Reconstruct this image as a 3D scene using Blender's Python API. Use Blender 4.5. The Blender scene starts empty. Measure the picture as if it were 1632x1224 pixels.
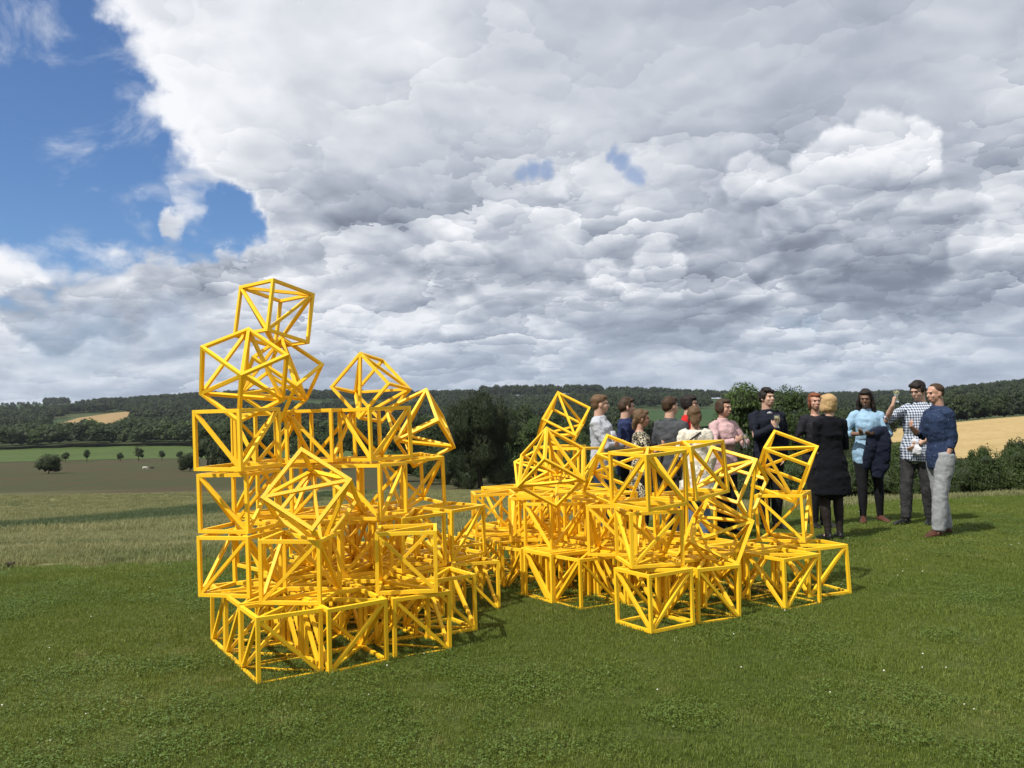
import bpy, bmesh, math, random
import numpy as np
from mathutils import Vector, Matrix, Euler, noise as mnoise
SC = bpy.context.scene
COL = SC.collection
random.seed(4); RNG = np.random.RandomState(4)
# ---------------------------------------------------------------- camera
UPC = np.array([-.026, -1.0, .037]); UPC /= np.linalg.norm(UPC)      # world up seen in camera axes (x right, y down, z forward)
FW = np.array([0, 0, 1.]) - UPC[2]*UPC; FW /= np.linalg.norm(FW)
RT = np.cross(FW, UPC); RT *= np.sign(RT[0])
CW = np.stack([RT, FW, UPC])                                          # rows: world X, Y, Z in camera axes
EYE = 1.532
FPX = 1367.0/1632.0
cam_d = bpy.data.cameras.new('camera'); cam = bpy.data.objects.new('camera', cam_d); COL.objects.link(cam)
cam_d.sensor_width = 36; cam_d.lens = 36*FPX; cam_d.clip_start = .1; cam_d.clip_end = 60000
Rm = Matrix([[CW[i][0], -CW[i][1], -CW[i][2]] for i in range(3)])
cam.matrix_world = Matrix.Translation((0, 0, EYE)) @ Rm.to_4x4()
SC.camera = cam
def pdir(x, y):
    """direction in the world that shows at the photograph's pixel (used only to compute where real things stand)"""
    d = CW @ np.array([(x-816)/1367., (y-612)/1367., 1.]); return d/np.linalg.norm(d)
# ---------------------------------------------------------------- light
SUN_EL = math.radians(54); SUN_AZ = math.radians(230)   # compass style, clockwise from +Y: the sun stands behind and to the left
SUN = Vector((math.sin(SUN_AZ)*math.cos(SUN_EL), math.cos(SUN_AZ)*math.cos(SUN_EL), math.sin(SUN_EL)))
sl = bpy.data.lights.new('sun', 'SUN'); so = bpy.data.objects.new('sun', sl); COL.objects.link(so)
sl.energy = 4.9; sl.angle = math.radians(.53); sl.color = (1, .955, .88)
so.rotation_euler = SUN.to_track_quat('Z', 'Y').to_euler(); so.location = (-20, -20, 30)
SC.view_settings.view_transform = 'Standard'; SC.view_settings.look = 'None'
SC.view_settings.exposure = .18; SC.view_settings.gamma = 1; SC.view_settings.use_curve_mapping = False
# ---------------------------------------------------------------- node helper
class N:
    def __init__(s, tree): s.t = tree; s.n = tree.nodes; s.l = tree.links
    def put(s, sock, v):
        if isinstance(v, bpy.types.NodeSocket): s.l.new(v, sock)
        elif v is not None: sock.default_value = v
    def m(s, op, a, b=None, c=None, clamp=False):
        n = s.n.new('ShaderNodeMath'); n.operation = op; n.use_clamp = clamp
        s.put(n.inputs[0], a)
        if b is not None: s.put(n.inputs[1], b)
        if c is not None: s.put(n.inputs[2], c)
        return n.outputs[0]
    def add(s, a, b): return s.m('ADD', a, b)
    def sub(s, a, b): return s.m('SUBTRACT', a, b)
    def mul(s, a, b, clamp=False): return s.m('MULTIPLY', a, b, clamp=clamp)
    def vm(s, op, a, b=None):
        n = s.n.new('ShaderNodeVectorMath'); n.operation = op; s.put(n.inputs[0], a)
        if op == 'SCALE': s.put(n.inputs['Scale'], b)
        elif b is not None: s.put(n.inputs[1], b)
        return n.outputs['Value'] if op in ('DOT_PRODUCT', 'LENGTH', 'DISTANCE') else n.outputs['Vector']
    def mr(s, v, a, b, c=0., d=1., smooth=True):
        n = s.n.new('ShaderNodeMapRange'); n.interpolation_type = 'SMOOTHSTEP' if smooth else 'LINEAR'; n.clamp = True
        s.put(n.inputs[0], v); s.put(n.inputs[1], a); s.put(n.inputs[2], b); s.put(n.inputs[3], c); s.put(n.inputs[4], d)
        return n.outputs[0]
    def noise(s, v, scale, detail=4, rough=.5, lac=2., dist=0., col=False):
        n = s.n.new('ShaderNodeTexNoise'); s.put(n.inputs['Vector'], v)
        s.put(n.inputs['Scale'], scale); n.inputs['Detail'].default_value = detail
        n.inputs['Roughness'].default_value = rough; n.inputs['Lacunarity'].default_value = lac; n.inputs['Distortion'].default_value = dist
        return n.outputs['Color' if col else 'Fac']
    def voro(s, v, scale, detail=2., rough=.5, smooth=.4, feature='SMOOTH_F1', rnd=1.):
        n = s.n.new('ShaderNodeTexVoronoi'); n.feature = feature; s.put(n.inputs['Vector'], v); s.put(n.inputs['Scale'], scale)
        n.inputs['Detail'].default_value = detail; n.inputs['Roughness'].default_value = rough; n.normalize = True
        if feature == 'SMOOTH_F1': n.inputs['Smoothness'].default_value = smooth
        n.inputs['Randomness'].default_value = rnd
        return n.outputs['Distance']
    def mix(s, f, a, b, mode='MIX'):
        n = s.n.new('ShaderNodeMix'); n.data_type = 'RGBA'; n.blend_type = mode
        s.put(n.inputs['Factor'], f); s.put(n.inputs['A'], a if isinstance(a, bpy.types.NodeSocket) else (*a, 1)[:4]); s.put(n.inputs['B'], b if isinstance(b, bpy.types.NodeSocket) else (*b, 1)[:4])
        return n.outputs['Result']
    def mixf(s, f, a, b):
        n = s.n.new('ShaderNodeMix'); n.data_type = 'FLOAT'
        s.put(n.inputs['Factor'], f); s.put(n.inputs['A'], a); s.put(n.inputs['B'], b)
        return n.outputs['Result']
    def comb(s, x, y, z):
        n = s.n.new('ShaderNodeCombineXYZ'); s.put(n.inputs[0], x); s.put(n.inputs[1], y); s.put(n.inputs[2], z); return n.outputs[0]
    def sep(s, v):
        n = s.n.new('ShaderNodeSeparateXYZ'); s.put(n.inputs[0], v); return n.outputs
# ---------------------------------------------------------------- sky: blue air with broken cumulus, all in direction space
world = bpy.data.worlds.new('World'); SC.world = world; world.use_nodes = True
def build_sky():
    g = N(world.node_tree); g.n.clear()
    tc = g.n.new('ShaderNodeTexCoord'); d = tc.outputs['Generated']
    sk = g.n.new('ShaderNodeTexSky'); sk.sky_type = 'NISHITA'; sk.sun_disc = False
    sk.sun_elevation = SUN_EL; sk.sun_rotation = SUN_AZ; sk.air_density = 1.0; sk.dust_density = .6; sk.ozone_density = 1.6
    x, y, z = g.sep(d)
    blue = g.mix(1., g.vm('SCALE', sk.outputs[0], .098), (.58, .80, 1.08), 'MULTIPLY')
    def P(dz):
        zz = g.m('MAXIMUM', g.add(z, dz), .0)
        inv = g.m('DIVIDE', 1., g.add(zz, .33))
        return g.comb(g.mul(x, inv), g.mul(y, inv), g.mul(zz, .9))
    def H(dz, det=7):
        v = P(dz)
        w = g.vm('SCALE', g.vm('SUBTRACT', g.noise(v, 2.8, 2, .5, col=True), (.5, .5, .5)), .30)
        v = g.vm('ADD', v, w)
        n = g.noise(v, 2.7, det, .50, 2.05)
        if det < 6: return n
        b = g.voro(v, 6.6, 2., .5, .25, 'F1')
        b = g.mr(b, .05, .75, 0., .62)
        return g.sub(n, g.mul(g.sub(b, .26), .92))
    h0 = H(0.); h1 = H(.016, 6); hb = H(0., 5); h2 = H(.06, 4.9)
    def puffs(scale, warp, wsc, stretch=1.):
        v = P(0.)
        v = g.vm('ADD', v, g.vm('SCALE', g.vm('SUBTRACT', g.noise(v, wsc, 4, .6, col=True), (.5, .5, .5)), warp))
        n = g.n.new('ShaderNodeTexVoronoi'); n.feature = 'F1'; g.put(n.inputs['Vector'], v); n.inputs['Scale'].default_value = scale; n.inputs['Randomness'].default_value = 1.
        off = g.vm('SUBTRACT', v, n.outputs['Position']); up = g.vm('NORMALIZE', g.vm('MULTIPLY', v, (-1., -1., 0.)))
        t = g.mul(g.vm('DOT_PRODUCT', off, up), scale)
        side = g.mul(g.vm('DOT_PRODUCT', off, (-.7, -.3, 0.)), scale)
        return g.add(t, g.mul(side, .35)), n.outputs['Distance'], g.sep(n.outputs['Color'])[0]
    t1, e1, k1 = puffs(5.0, .26, 5.5); t2, e2, k2 = puffs(12.0, .13, 12.)
    wob = g.noise(g.vm('SCALE', d, 1.), 5.5, 6, .62, col=True)
    dw = g.vm('NORMALIZE', g.vm('ADD', d, g.vm('SCALE', g.vm('SUBTRACT', wob, (.5, .5, .5)), .16)))
    def lobe(pxy, rad_px, vec=None, fl=1.):
        c = pdir(*pxy); t = rad_px/1367.
        return g.mr(g.vm('DOT_PRODUCT', vec or dw, tuple(c)), math.cos(t*1.35), math.cos(t*.25))
    def total(lst, vec=None):
        o = None
        for (p, r, w) in lst:
            q = g.mul(lobe(p, r, vec), w); o = q if o is None else g.add(o, q)
        return o
    gap = total([((325, 340), 90, .30), ((385, 372), 46, .36), ((320, 282), 62, -.34), ((400, 235), 70, -.30), ((330, 170), 60, -.14), ((-30, 100), 190, .40), ((60, 240), 150, .34), ((190, 235), 120, .27), ((255, 325), 100, .30), ((365, 362), 72, .34), ((110, 320), 100, .26), ((-200, 200), 300, .4),
                 ((850, 268), 40, .46), ((1000, 258), 34, .46), ((880, 275), 24, .2), ((300, 225), 60, .22), ((95, 40), 60, .2),
                 ((120, 315), 46, -.25), ((165, 342), 50, -.25), ((268, 353), 20, -.30), ((100, 150), 60, -.20), ((230, 205), 50, -.14),
                 ((120, 535), 90, .17), ((300, 560), 90, .15), ((1270, 515), 60, .12), ((820, 590), 200, .05), ((1100, 575), 160, .05),
                 ((-900, -500), 500, .36), ((2700, -300), 480, .30), ((700, -1700), 500, .25),
                 ((700, 60), 420, -.22), ((1300, 130), 420, -.18), ((200, 470), 160, -.14), ((560, 330), 200, -.12), ((1390, 330), 200, -.2), ((1000, 400), 230, -.10)])
    thick = total([((1560, 330), 80, .14), ((1200, 300), 70, .10), ((1570, 390), 60, -.16), ((1640, 330), 60, -.12),
                   ((620, 330), 140, .08), ((270, 455), 90, .14), ((1180, 480), 100, .14), ((1100, 470), 90, .10), ((1000, 500), 130, .12),
                   ((760, 490), 120, .10), ((1180, 170), 170, .09), ((1350, 150), 140, .05), ((900, 160), 150, .07), ((1600, 480), 110, .14), ((450, 210), 90, .05), ((760, 330), 80, .10), ((700, 410), 70, -.10),
                   ((250, 90), 150, -.16), ((500, 90), 180, -.08), ((420, 270), 100, -.12), ((620, 250), 80, -.10), ((60, 400), 120, -.16), ((1490, 330), 40, -.2)], dw)
    cov = g.sub(g.add(g.add(h0, g.mul(g.sub(.5, e1), .10)), .215), gap)                      # signed depth inside the cloud
    low = g.mr(z, .0, .20, 1., 0.)
    cov = g.sub(cov, g.mul(low, .03))
    wn = g.noise(g.vm('MULTIPLY', d, (1., 1., 1.6)), 9., 7, .62, dist=.6)
    a = g.mr(g.add(cov, g.mul(g.sub(wn, .5), .46)), .13, .55)
    a = g.m('MAXIMUM', a, g.mul(g.mr(wn, .50, .74), .42))
    r1 = g.sub(h0, h1); r2 = g.sub(hb, h2)
    soft = g.mr(z, .12, .36, 1., .30); lf = g.noise(g.vm('MULTIPLY', d, (1., 1., 1.5)), 4.5, 4, .5)
    amp = g.mul(g.mr(z, .16, .38, 1., .22), g.mr(g.noise(g.vm('MULTIPLY', d, (1., 1., 1.7)), 6.5, 3, .5),   .34, .62, .25, 1.25))
    pf = g.add(g.add(g.mul(t1, .30), g.mul(g.sub(k1, .5), .16)), g.add(g.mul(t2, .17), g.mul(g.sub(k2, .5), .08)))
    light = g.add(g.add(.835, g.mul(g.sub(lf, .5), g.mr(z, .1, .35, .35, .75))), g.add(g.mul(amp, pf), g.mul(soft, g.add(g.mul(r1, 1.05), g.mul(r2, .80)))))
    dh = g.vm('NORMALIZE', g.vm('ADD', d, g.vm('SCALE', g.vm('SUBTRACT', g.noise(d, 17., 5, .6, col=True), (.5, .5, .5)), .042)))
    hole = None
    for (cx, cy, r, w) in ((832, 272, 9, .9), (850, 269, 11, 1.), (872, 268, 9, .9), (982, 246, 8, .9), (996, 258, 10, 1.), (1010, 276, 9, .9), (1290, 515, 12, .4), (1250, 519, 12, .4), (150, 540, 34, .55), (270, 530, 30, .5), (90, 548, 30, .5)):
        q = g.mr(g.vm('DOT_PRODUCT', dh, tuple(pdir(cx, cy))), math.cos(r/1367.*2.2), 1., 0., w); hole = q if hole is None else g.m('MAXIMUM', hole, q)
    a = g.mul(a, g.mr(g.add(g.mul(hole, .8), g.mul(g.sub(wn, .5), .7)), .05, 1.05, 1., .30))
    core = g.mr(cov, .42, .80)
    light = g.sub(light, g.mul(core, .20))
    light = g.sub(light, g.mul(thick, g.mr(g.add(cov, g.mul(r2, -.8)), .32, .62, .55, 1.2)))
    light = g.add(light, g.mul(g.mr(z, .20, .55), .08))
    light = g.m('MINIMUM', g.m('MAXIMUM', light, .0), 1.)
    def elev(ypx, xpx=1380): return float(pdir(xpx, ypx)[2])
    def heap(light, circles, ytop, ybot, ltop, lbot, xr, wt=1.):
        mk = None
        for (cx, cy, r) in circles:
            t = r/1367.; q = g.mr(g.vm('DOT_PRODUCT', dh, tuple(pdir(cx, cy))), math.cos(t*1.12), math.cos(t*.82)); mk = q if mk is None else g.m('MAXIMUM', mk, q)
        grad = g.mr(g.add(z, g.mul(g.sub(h0, .35), .05)), elev(ybot, xr), elev(ytop, xr), lbot, ltop)
        hl = g.add(grad, g.add(g.mul(r1, .9), g.add(g.mul(t2, .16), g.mul(t1, .10)))); return g.mixf(g.mul(mk, wt), light, hl)
    light = heap(light, [(1280, 330, 60), (1400, 400, 92), (1330, 400, 80), (1480, 380, 66), (1520, 350, 46), (1250, 350, 44)], 300, 425, .62, .10, 1400, .95)
    light = heap(light, [(1300, 268, 40), (1345, 240, 38), (1395, 226, 42), (1440, 236, 40), (1462, 275, 38), (1380, 285, 66), (1300, 300, 36)], 215, 330, .93, .40, 1380, .92)
    light = heap(light, [(1195, 275, 32), (1220, 290, 34), (1180, 300, 28), (1240, 310, 30)], 250, 330, .88, .46, 1200, .8)
    light = heap(light, [(1560, 395, 40), (1595, 375, 38), (1625, 400, 40)], 350, 440, .84, .42, 1590, .6)
    light = heap(light, [(720, 395, 34), (755, 415, 34), (690, 410, 24), (735, 440, 34)], 370, 455, .86, .40, 720, .65)
    light = heap(light, [(1035, 405, 26), (1062, 425, 30), (1030, 440, 30)], 385, 460, .88, .42, 1040, .7)
    light = heap(light, [(960, 440, 30), (1000, 450, 28)], 420, 470, .84, .42, 980, .6)
    light = heap(light, [(60, 490, 40), (130, 480, 50), (190, 500, 44), (90, 520, 40), (250, 470, 26), (290, 458, 22)], 430, 520, .58, .16, 120, .75)
    light = g.m('MINIMUM', g.m('MAXIMUM', light, .0), 1.)
    ramp = g.n.new('ShaderNodeValToRGB'); g.l.new(light, ramp.inputs[0]); e = ramp.color_ramp.elements
    e[0].position = 0.; e[0].color = (.17, .195, .255, 1); e[1].position = 1.; e[1].color = (.84, .85, .88, 1)
    for p, c in ((.30, (.285, .32, .39)), (.55, (.43, .465, .535)), (.78, (.64, .665, .715))):
        q = e.new(p); q.color = (*c, 1)
    sky = g.mix(a, blue, ramp.outputs[0])
    hz = g.mr(z, -.01, .17, .58, 0.)
    sky = g.mix(hz, sky, (.38, .47, .60))
    sky = g.mix(g.mr(z, -.03, -.005, 1., 0.), sky, (.20, .23, .22))
    bg = g.n.new('ShaderNodeBackground'); g.l.new(sky, bg.inputs[0]); bg.inputs[1].default_value = 1.0
    out = g.n.new('ShaderNodeOutputWorld'); g.l.new(bg.outputs[0], out.inputs[0])
    world.cycles.sampling_method = 'MANUAL'; world.cycles.sample_map_resolution = 512
build_sky()
# ---------------------------------------------------------------- object helpers
def tag(o, label=None, cat=None, group=None, kind=None):
    if label: o['label'] = label
    if cat: o['category'] = cat
    if group: o['group'] = group
    if kind: o['kind'] = kind
    return o
def link(name, me, parent=None):
    o = bpy.data.objects.new(name, me); COL.objects.link(o)
    if parent is not None: o.parent = parent
    return o
def empty(name, loc=(0, 0, 0), rz=0.):
    o = bpy.data.objects.new(name, None); COL.objects.link(o); o.location = loc; o.rotation_euler = (0, 0, rz); o.empty_display_size = .1
    return o
def mesh_np(name, V, F, mats=(), midx=None, smooth=True):
    """V (n,3); F list of arrays (m,k) of faces of one size each"""
    me = bpy.data.meshes.new(name)
    V = np.asarray(V, np.float32)
    me.vertices.add(len(V)); me.vertices.foreach_set('co', V.ravel())
    if not isinstance(F, (list, tuple)): F = [F]
    elif len(F) and np.ndim(F[0]) == 1: F = [np.array(F)]
    elif len(F) and np.ndim(F[0]) == 0: F = [F]
    F = [np.asarray(f, np.int32) for f in F if len(f)]
    nl = sum(f.size for f in F); npol = sum(len(f) for f in F)
    me.loops.add(nl); me.loops.foreach_set('vertex_index', np.concatenate([f.ravel() for f in F]))
    tot = np.concatenate([np.full(len(f), f.shape[1], np.int32) for f in F]); st = np.r_[0, np.cumsum(tot)[:-1]].astype(np.int32)
    me.polygons.add(npol); me.polygons.foreach_set('loop_start', st); me.polygons.foreach_set('loop_total', tot)
    for m in mats: me.materials.append(m)
    if midx is not None: me.polygons.foreach_set('material_index', np.asarray(midx, np.int32))
    me.polygons.foreach_set('use_smooth', np.full(npol, smooth, bool))
    me.update(calc_edges=True); me.validate(clean_customdata=False)
    return me
def mat(name, f=None, col=(.5, .5, .5), rough=.7, spec=.5, **kw):
    m = bpy.data.materials.new(name); m.use_nodes = True; g = N(m.node_tree)
    b = g.n['Principled BSDF']; b.inputs['Base Color'].default_value = (*col, 1); b.inputs['Roughness'].default_value = rough
    b.inputs['Specular IOR Level'].default_value = spec
    for k, v in kw.items(): b.inputs[k].default_value = v
    if f: f(g, b)
    return m
def bump(g, b, h, strength=.3, dist=.01):
    n = g.n.new('ShaderNodeBump'); n.inputs['Strength'].default_value = strength; n.inputs['Distance'].default_value = dist
    g.l.new(h, n.inputs['Height']); g.l.new(n.outputs[0], b.inputs['Normal'])
def pos(g): return g.n.new('ShaderNodeNewGeometry').outputs['Position']
def objc(g): return g.n.new('ShaderNodeTexCoord').outputs['Object']
def rnd(g): return g.n.new('ShaderNodeObjectInfo').outputs['Random']
# ---------------------------------------------------------------- terrain as a height function of the world position
_K = {  # column (photo x used to name a bearing): end of the level lawn, then ground lines by distance
 0:    (10.0, {16: 868, 30: 840, 60: 812, 110: 786, 180: 765, 260: 750, 350: 739, 450: 728, 560: 721, 900: 694, 1300: 668, 1800: 656, 2500: 650, 4000: 645}),
 200:  (10.2, {16: 866, 30: 838, 60: 808, 110: 782, 180: 760, 260: 745, 350: 734, 450: 724, 560: 718, 900: 684, 1300: 661, 1800: 646, 2500: 642, 4000: 641}),
 400:  (10.6, {16: 861, 30: 834, 60: 805, 110: 780, 180: 758, 260: 743, 350: 732, 450: 722, 560: 716, 900: 684, 1300: 651, 1800: 629, 2500: 640, 4000: 640}),
 600:  (11.0, {16: 852, 30: 826, 60: 800, 110: 778, 180: 756, 260: 741, 350: 730, 450: 719, 560: 712, 900: 680, 1300: 655, 1800: 636, 2500: 631, 4000: 636}),
 816:  (11.6, {16: 840, 30: 815, 60: 795, 110: 775, 180: 755, 260: 740, 350: 725, 450: 712, 560: 700, 900: 675, 1300: 650, 1800: 630, 2500: 640, 4000: 640}),
 1000: (12.9, {16: 822, 30: 803, 60: 785, 110: 768, 180: 750, 260: 735, 350: 720, 450: 705, 560: 690, 900: 660, 1300: 643, 1800: 631, 2500: 638, 4000: 640}),
 1200: (13.9, {16: 806, 30: 794, 60: 780, 110: 762, 180: 742, 260: 725, 350: 710, 450: 697, 560: 685, 900: 665, 1300: 650, 1800: 636, 2500: 638, 4000: 640}),
 1400: (15.0, {16: 796, 30: 790, 60: 770, 110: 744, 180: 722, 260: 704, 350: 684, 450: 688, 560: 680, 900: 662, 1300: 646, 1800: 637, 2500: 629, 4000: 634}),
 1632: (15.8, {16: 786, 30: 783, 60: 765, 110: 737, 180: 710, 260: 683, 350: 660, 450: 664, 560: 655, 900: 632, 1300: 620, 1800: 618, 2500: 624, 4000: 630}),
}
def _table():
    us = np.array([(x-816)/1367. for x in _K]); LY = np.linspace(math.log(.5), math.log(4000), 400)
    cols = []
    for x, (yc, kk) in _K.items():
        yh = 612 + 1367*(.037 - .026*(x-816)/1367.)
        Y = [.4, yc-1.2]; Z = [0, 0]
        for a, b in kk.items(): Y.append(a); Z.append(EYE - a*(b-yh)/1367.)
        cols.append(np.interp(LY, np.log(Y), Z))
    T = np.array(cols); U = np.linspace(us[0], us[-1], 160)
    T = np.array([np.interp(U, us, T[:, j]) for j in range(len(LY))]).T
    k = np.exp(-.5*(np.arange(-12, 13)/4.)**2); k /= k.sum()
    sl = LY > math.log(13)
    Tb = np.array([np.convolve(np.pad(r, 12, 'edge'), k, 'valid') for r in T])
    w = np.clip((LY-math.log(8.0))/.25, 0, 1); T = T*(1-w)+Tb*w
    k2 = np.exp(-.5*(np.arange(-14, 15)/6.)**2); k2 /= k2.sum()
    T = np.array([np.convolve(np.pad(c, 14, 'edge'), k2, 'valid') for c in T.T]).T
    return U, LY, T
_U, _LY, _T = _table()
def zt(X, Y):
    X = np.asarray(X, float); Y = np.asarray(Y, float)
    r = np.hypot(X, Y); a = np.clip(np.arctan2(X, Y), math.atan(_U[0]), math.atan(_U[-1]))
    u = np.tan(a); d = np.clip(r*np.cos(a), .5, 3999)
    fu = np.clip((u-_U[0])/(_U[1]-_U[0]), 0, len(_U)-1.001); fl = np.clip((np.log(d)-_LY[0])/(_LY[1]-_LY[0]), 0, len(_LY)-1.001)
    i = fu.astype(int); j = fl.astype(int); fu = fu-i; fl = fl-j
    z = (_T[i, j]*(1-fu)+_T[i+1, j]*fu)*(1-fl) + (_T[i, j+1]*(1-fu)+_T[i+1, j+1]*fu)*fl
    back = np.clip((np.abs(np.arctan2(X, Y))-.9)/1.2, 0, 1)
    z = z*(1-back*.75)
    z = z - np.clip((r-5000)/6000., 0, 1)*120
    m = np.clip((d-16)/60., 0, 1)
    z = z + m*(np.sin(X*.043+1.3)*np.cos(Y*.031)*.22 + np.sin(X*.011+Y*.017)*.35)*np.clip(d/400., .15, 1.)
    return z
def hit(x, y, dmin=9., dmax=4000.):
    """where the line of sight through a photo pixel meets the ground"""
    d = pdir(x, y); d = d/d[1]
    Ys = np.exp(np.linspace(math.log(dmin), math.log(dmax), 1500)); Z = EYE+Ys*d[2]; G = zt(Ys*d[0], Ys)
    k = np.where(Z < G)[0]
    Yh = Ys[k[0]] if len(k) else Ys[-1]
    return float(Yh*d[0]), float(Yh), float(zt(Yh*d[0], Yh))
def at(x, Y):
    """ground point at distance Y on the bearing of photo column x"""
    X = Y*(pdir(x, 660)[0]/pdir(x, 660)[1]); return X, Y, float(zt(X, Y))
def scatter(name, label, P, rot, scl, idx, meshes, cat='grass'):
    src = bpy.data.collections.new(name+' sources')
    for i, me in enumerate(meshes):
        o = bpy.data.objects.new('%s_patch' % name, me); src.objects.link(o)
    me = bpy.data.meshes.new(name); me.vertices.add(len(P)); me.vertices.foreach_set('co', np.asarray(P, np.float32).ravel())
    for nm, tp, arr in (('rot', 'FLOAT', rot), ('scl', 'FLOAT', scl), ('pick', 'INT', idx)):
        at_ = me.attributes.new(nm, tp, 'POINT'); at_.data.foreach_set('value', np.asarray(arr, np.float32 if tp == 'FLOAT' else np.int32))
    o = link(name, me); ng = bpy.data.node_groups.new(name, 'GeometryNodeTree')
    ng.interface.new_socket('Geometry', in_out='INPUT', socket_type='NodeSocketGeometry'); ng.interface.new_socket('Geometry', in_out='OUTPUT', socket_type='NodeSocketGeometry')
    n = ng.nodes; l = ng.links; gi = n.new('NodeGroupInput'); go = n.new('NodeGroupOutput'); ip = n.new('GeometryNodeInstanceOnPoints')
    ci = n.new('GeometryNodeCollectionInfo'); ci.inputs['Collection'].default_value = src; ci.inputs['Separate Children'].default_value = True; ci.inputs['Reset Children'].default_value = True
    def attr(nm, tp):
        a = n.new('GeometryNodeInputNamedAttribute'); a.data_type = tp; a.inputs['Name'].default_value = nm; return a.outputs['Attribute']
    cx = n.new('ShaderNodeCombineXYZ'); l.new(attr('rot', 'FLOAT'), cx.inputs[2]); sc = n.new('ShaderNodeCombineXYZ'); a = attr('scl', 'FLOAT')
    for k in range(3): l.new(a, sc.inputs[k])
    l.new(gi.outputs[0], ip.inputs['Points']); l.new(ci.outputs[0], ip.inputs['Instance']); ip.inputs['Pick Instance'].default_value = True
    l.new(attr('pick', 'INT'), ip.inputs['Instance Index']); l.new(cx.outputs[0], ip.inputs['Rotation']); l.new(sc.outputs[0], ip.inputs['Scale']); l.new(ip.outputs[0], go.inputs[0])
    o.modifiers.new('grass', 'NODES').node_group = ng
    return tag(o, label, cat, kind='stuff')
# ---------------------------------------------------------------- ground materials
def fields_col(g, b):
    p = pos(g); x, y, z = g.sep(p)
    q = g.vm('MULTIPLY', p, (1., 1., .0))
    n_big = g.noise(q, .035, 4, .6); n_mid = g.noise(q, .35, 4, .6); n_fin = g.noise(q, 4., 4, .6); n_vf = g.noise(q, 26., 3, .6)
    strk = g.noise(g.vm('MULTIPLY', p, (.10, .55, 0.)), 1.0, 5, .62)          # drifts lying across the slope
    tan = g.mix(g.mr(strk, .36, .64), (.165, .165, .072), (.112, .130, .050))
    tan = g.mix(g.mr(n_mid, .42, .70), tan, (.19, .175, .08))
    tan = g.mix(g.mr(n_fin, .35, .75), tan, (.085, .098, .038)); tan = g.mix(g.mr(g.noise(g.vm('MULTIPLY', p, (.5, 1.1, 0.)), 1.6, 5, .7), .48, .72), tan, (.25, .235, .115))
    wx = g.add(x, g.mul(g.sub(g.noise(q, .12, 3, .6), .5), 7.))
    ditch = g.mul(g.mr(g.m('ABSOLUTE', g.add(wx, 19.)), 1.8, 4.5, 1., 0.), g.mr(y, 20, 28)); tan = g.mix(ditch, tan, (.048, .070, .028))
    wy = g.add(y, g.mul(g.sub(g.noise(q, .08, 3, .6), .5), 9.)); d2 = g.mr(g.m('ABSOLUTE', g.sub(wy, 74.)), 2., 6., .7, 0.); tan = g.mix(d2, tan, (.060, .075, .030))
    far = g.mix(g.mr(strk, .38, .60), (.060, .056, .027), (.044, .054, .021))  # pasture beyond the meadow: cloud shade put into its darker colour
    far = g.mix(g.mr(n_big, .45, .65), far, (.066, .050, .030))
    m = g.mix(g.mr(g.add(y, g.mul(g.sub(n_big, .5), 60.)), 84, 118), tan, far)
    hill = g.mix(g.mr(g.noise(q, .004, 3, .6), .42, .58), (.035, .065, .025), (.070, .075, .032))
    hill = g.mix(g.mr(n_big, .3, .7), hill, (.035, .055, .020))
    m = g.mix(g.mr(y, 420, 560), m, hill)
    g.l.new(m, b.inputs['Base Color'])
    bump(g, b, g.add(g.mul(n_fin, .6), g.mul(n_mid, 1.2)), .9, .25)
M_FIELD = mat('meadow and hill ground', fields_col, rough=.95, spec=.1)
def lawn_col(g, b):
    p = pos(g); q = g.vm('MULTIPLY', p, (1., 1., 0.))
    n1 = g.noise(q, .55, 4, .6); n2 = g.noise(q, 3.5, 4, .6); n3 = g.noise(q, 40., 4, .6)
    c = g.mix(g.mr(n1, .35, .65), (.050, .070, .014), (.080, .095, .022))
    c = g.mix(g.mr(n2, .5, .8), c, (.075, .085, .028)); c = g.mix(g.mr(n3, .4, .7), c, (.028, .045, .010))
    g.l.new(c, b.inputs['Base Color']); bump(g, b, n3, .8, .02)
M_LAWN = mat('mown lawn soil and thatch', lawn_col, rough=.95, spec=.1)
# ---------------------------------------------------------------- terrain sheet, full circle
def polar(name, r0, r1, nr, angs, dz=0., mats=()):
    R = np.exp(np.linspace(math.log(r0), math.log(r1), nr)); A = np.asarray(angs)
    RR, AA = np.meshgrid(R, A, indexing='ij'); X = RR*np.sin(AA); Y = RR*np.cos(AA); Z = zt(X, Y)+dz
    V = np.stack([X, Y, Z], -1).reshape(-1, 3); na = len(A)
    i = np.arange(nr-1)[:, None]*na; j = np.arange(na-1)[None, :]
    F = np.stack([i+j, i+j+na, i+j+na+1, i+j+1], -1).reshape(-1, 4)[:, ::-1]
    return V, F
angs = np.r_[np.linspace(-math.pi, -.9, 40)[:-1], np.linspace(-.9, .9, 330), np.linspace(.9, math.pi, 40)[1:]]
V, F = polar('terrain', .4, 12000, 330, angs)
c0 = len(V); V = np.vstack([V, [[0, 0, 0]]]); na = len(angs)
F3 = np.array([[c0, j+1, j] for j in range(na-1)])
terrain = tag(link('ground', mesh_np('ground', V, [F, F3], [M_FIELD])), kind='structure', label='meadow, valley and hills falling away from the lawn')
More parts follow.
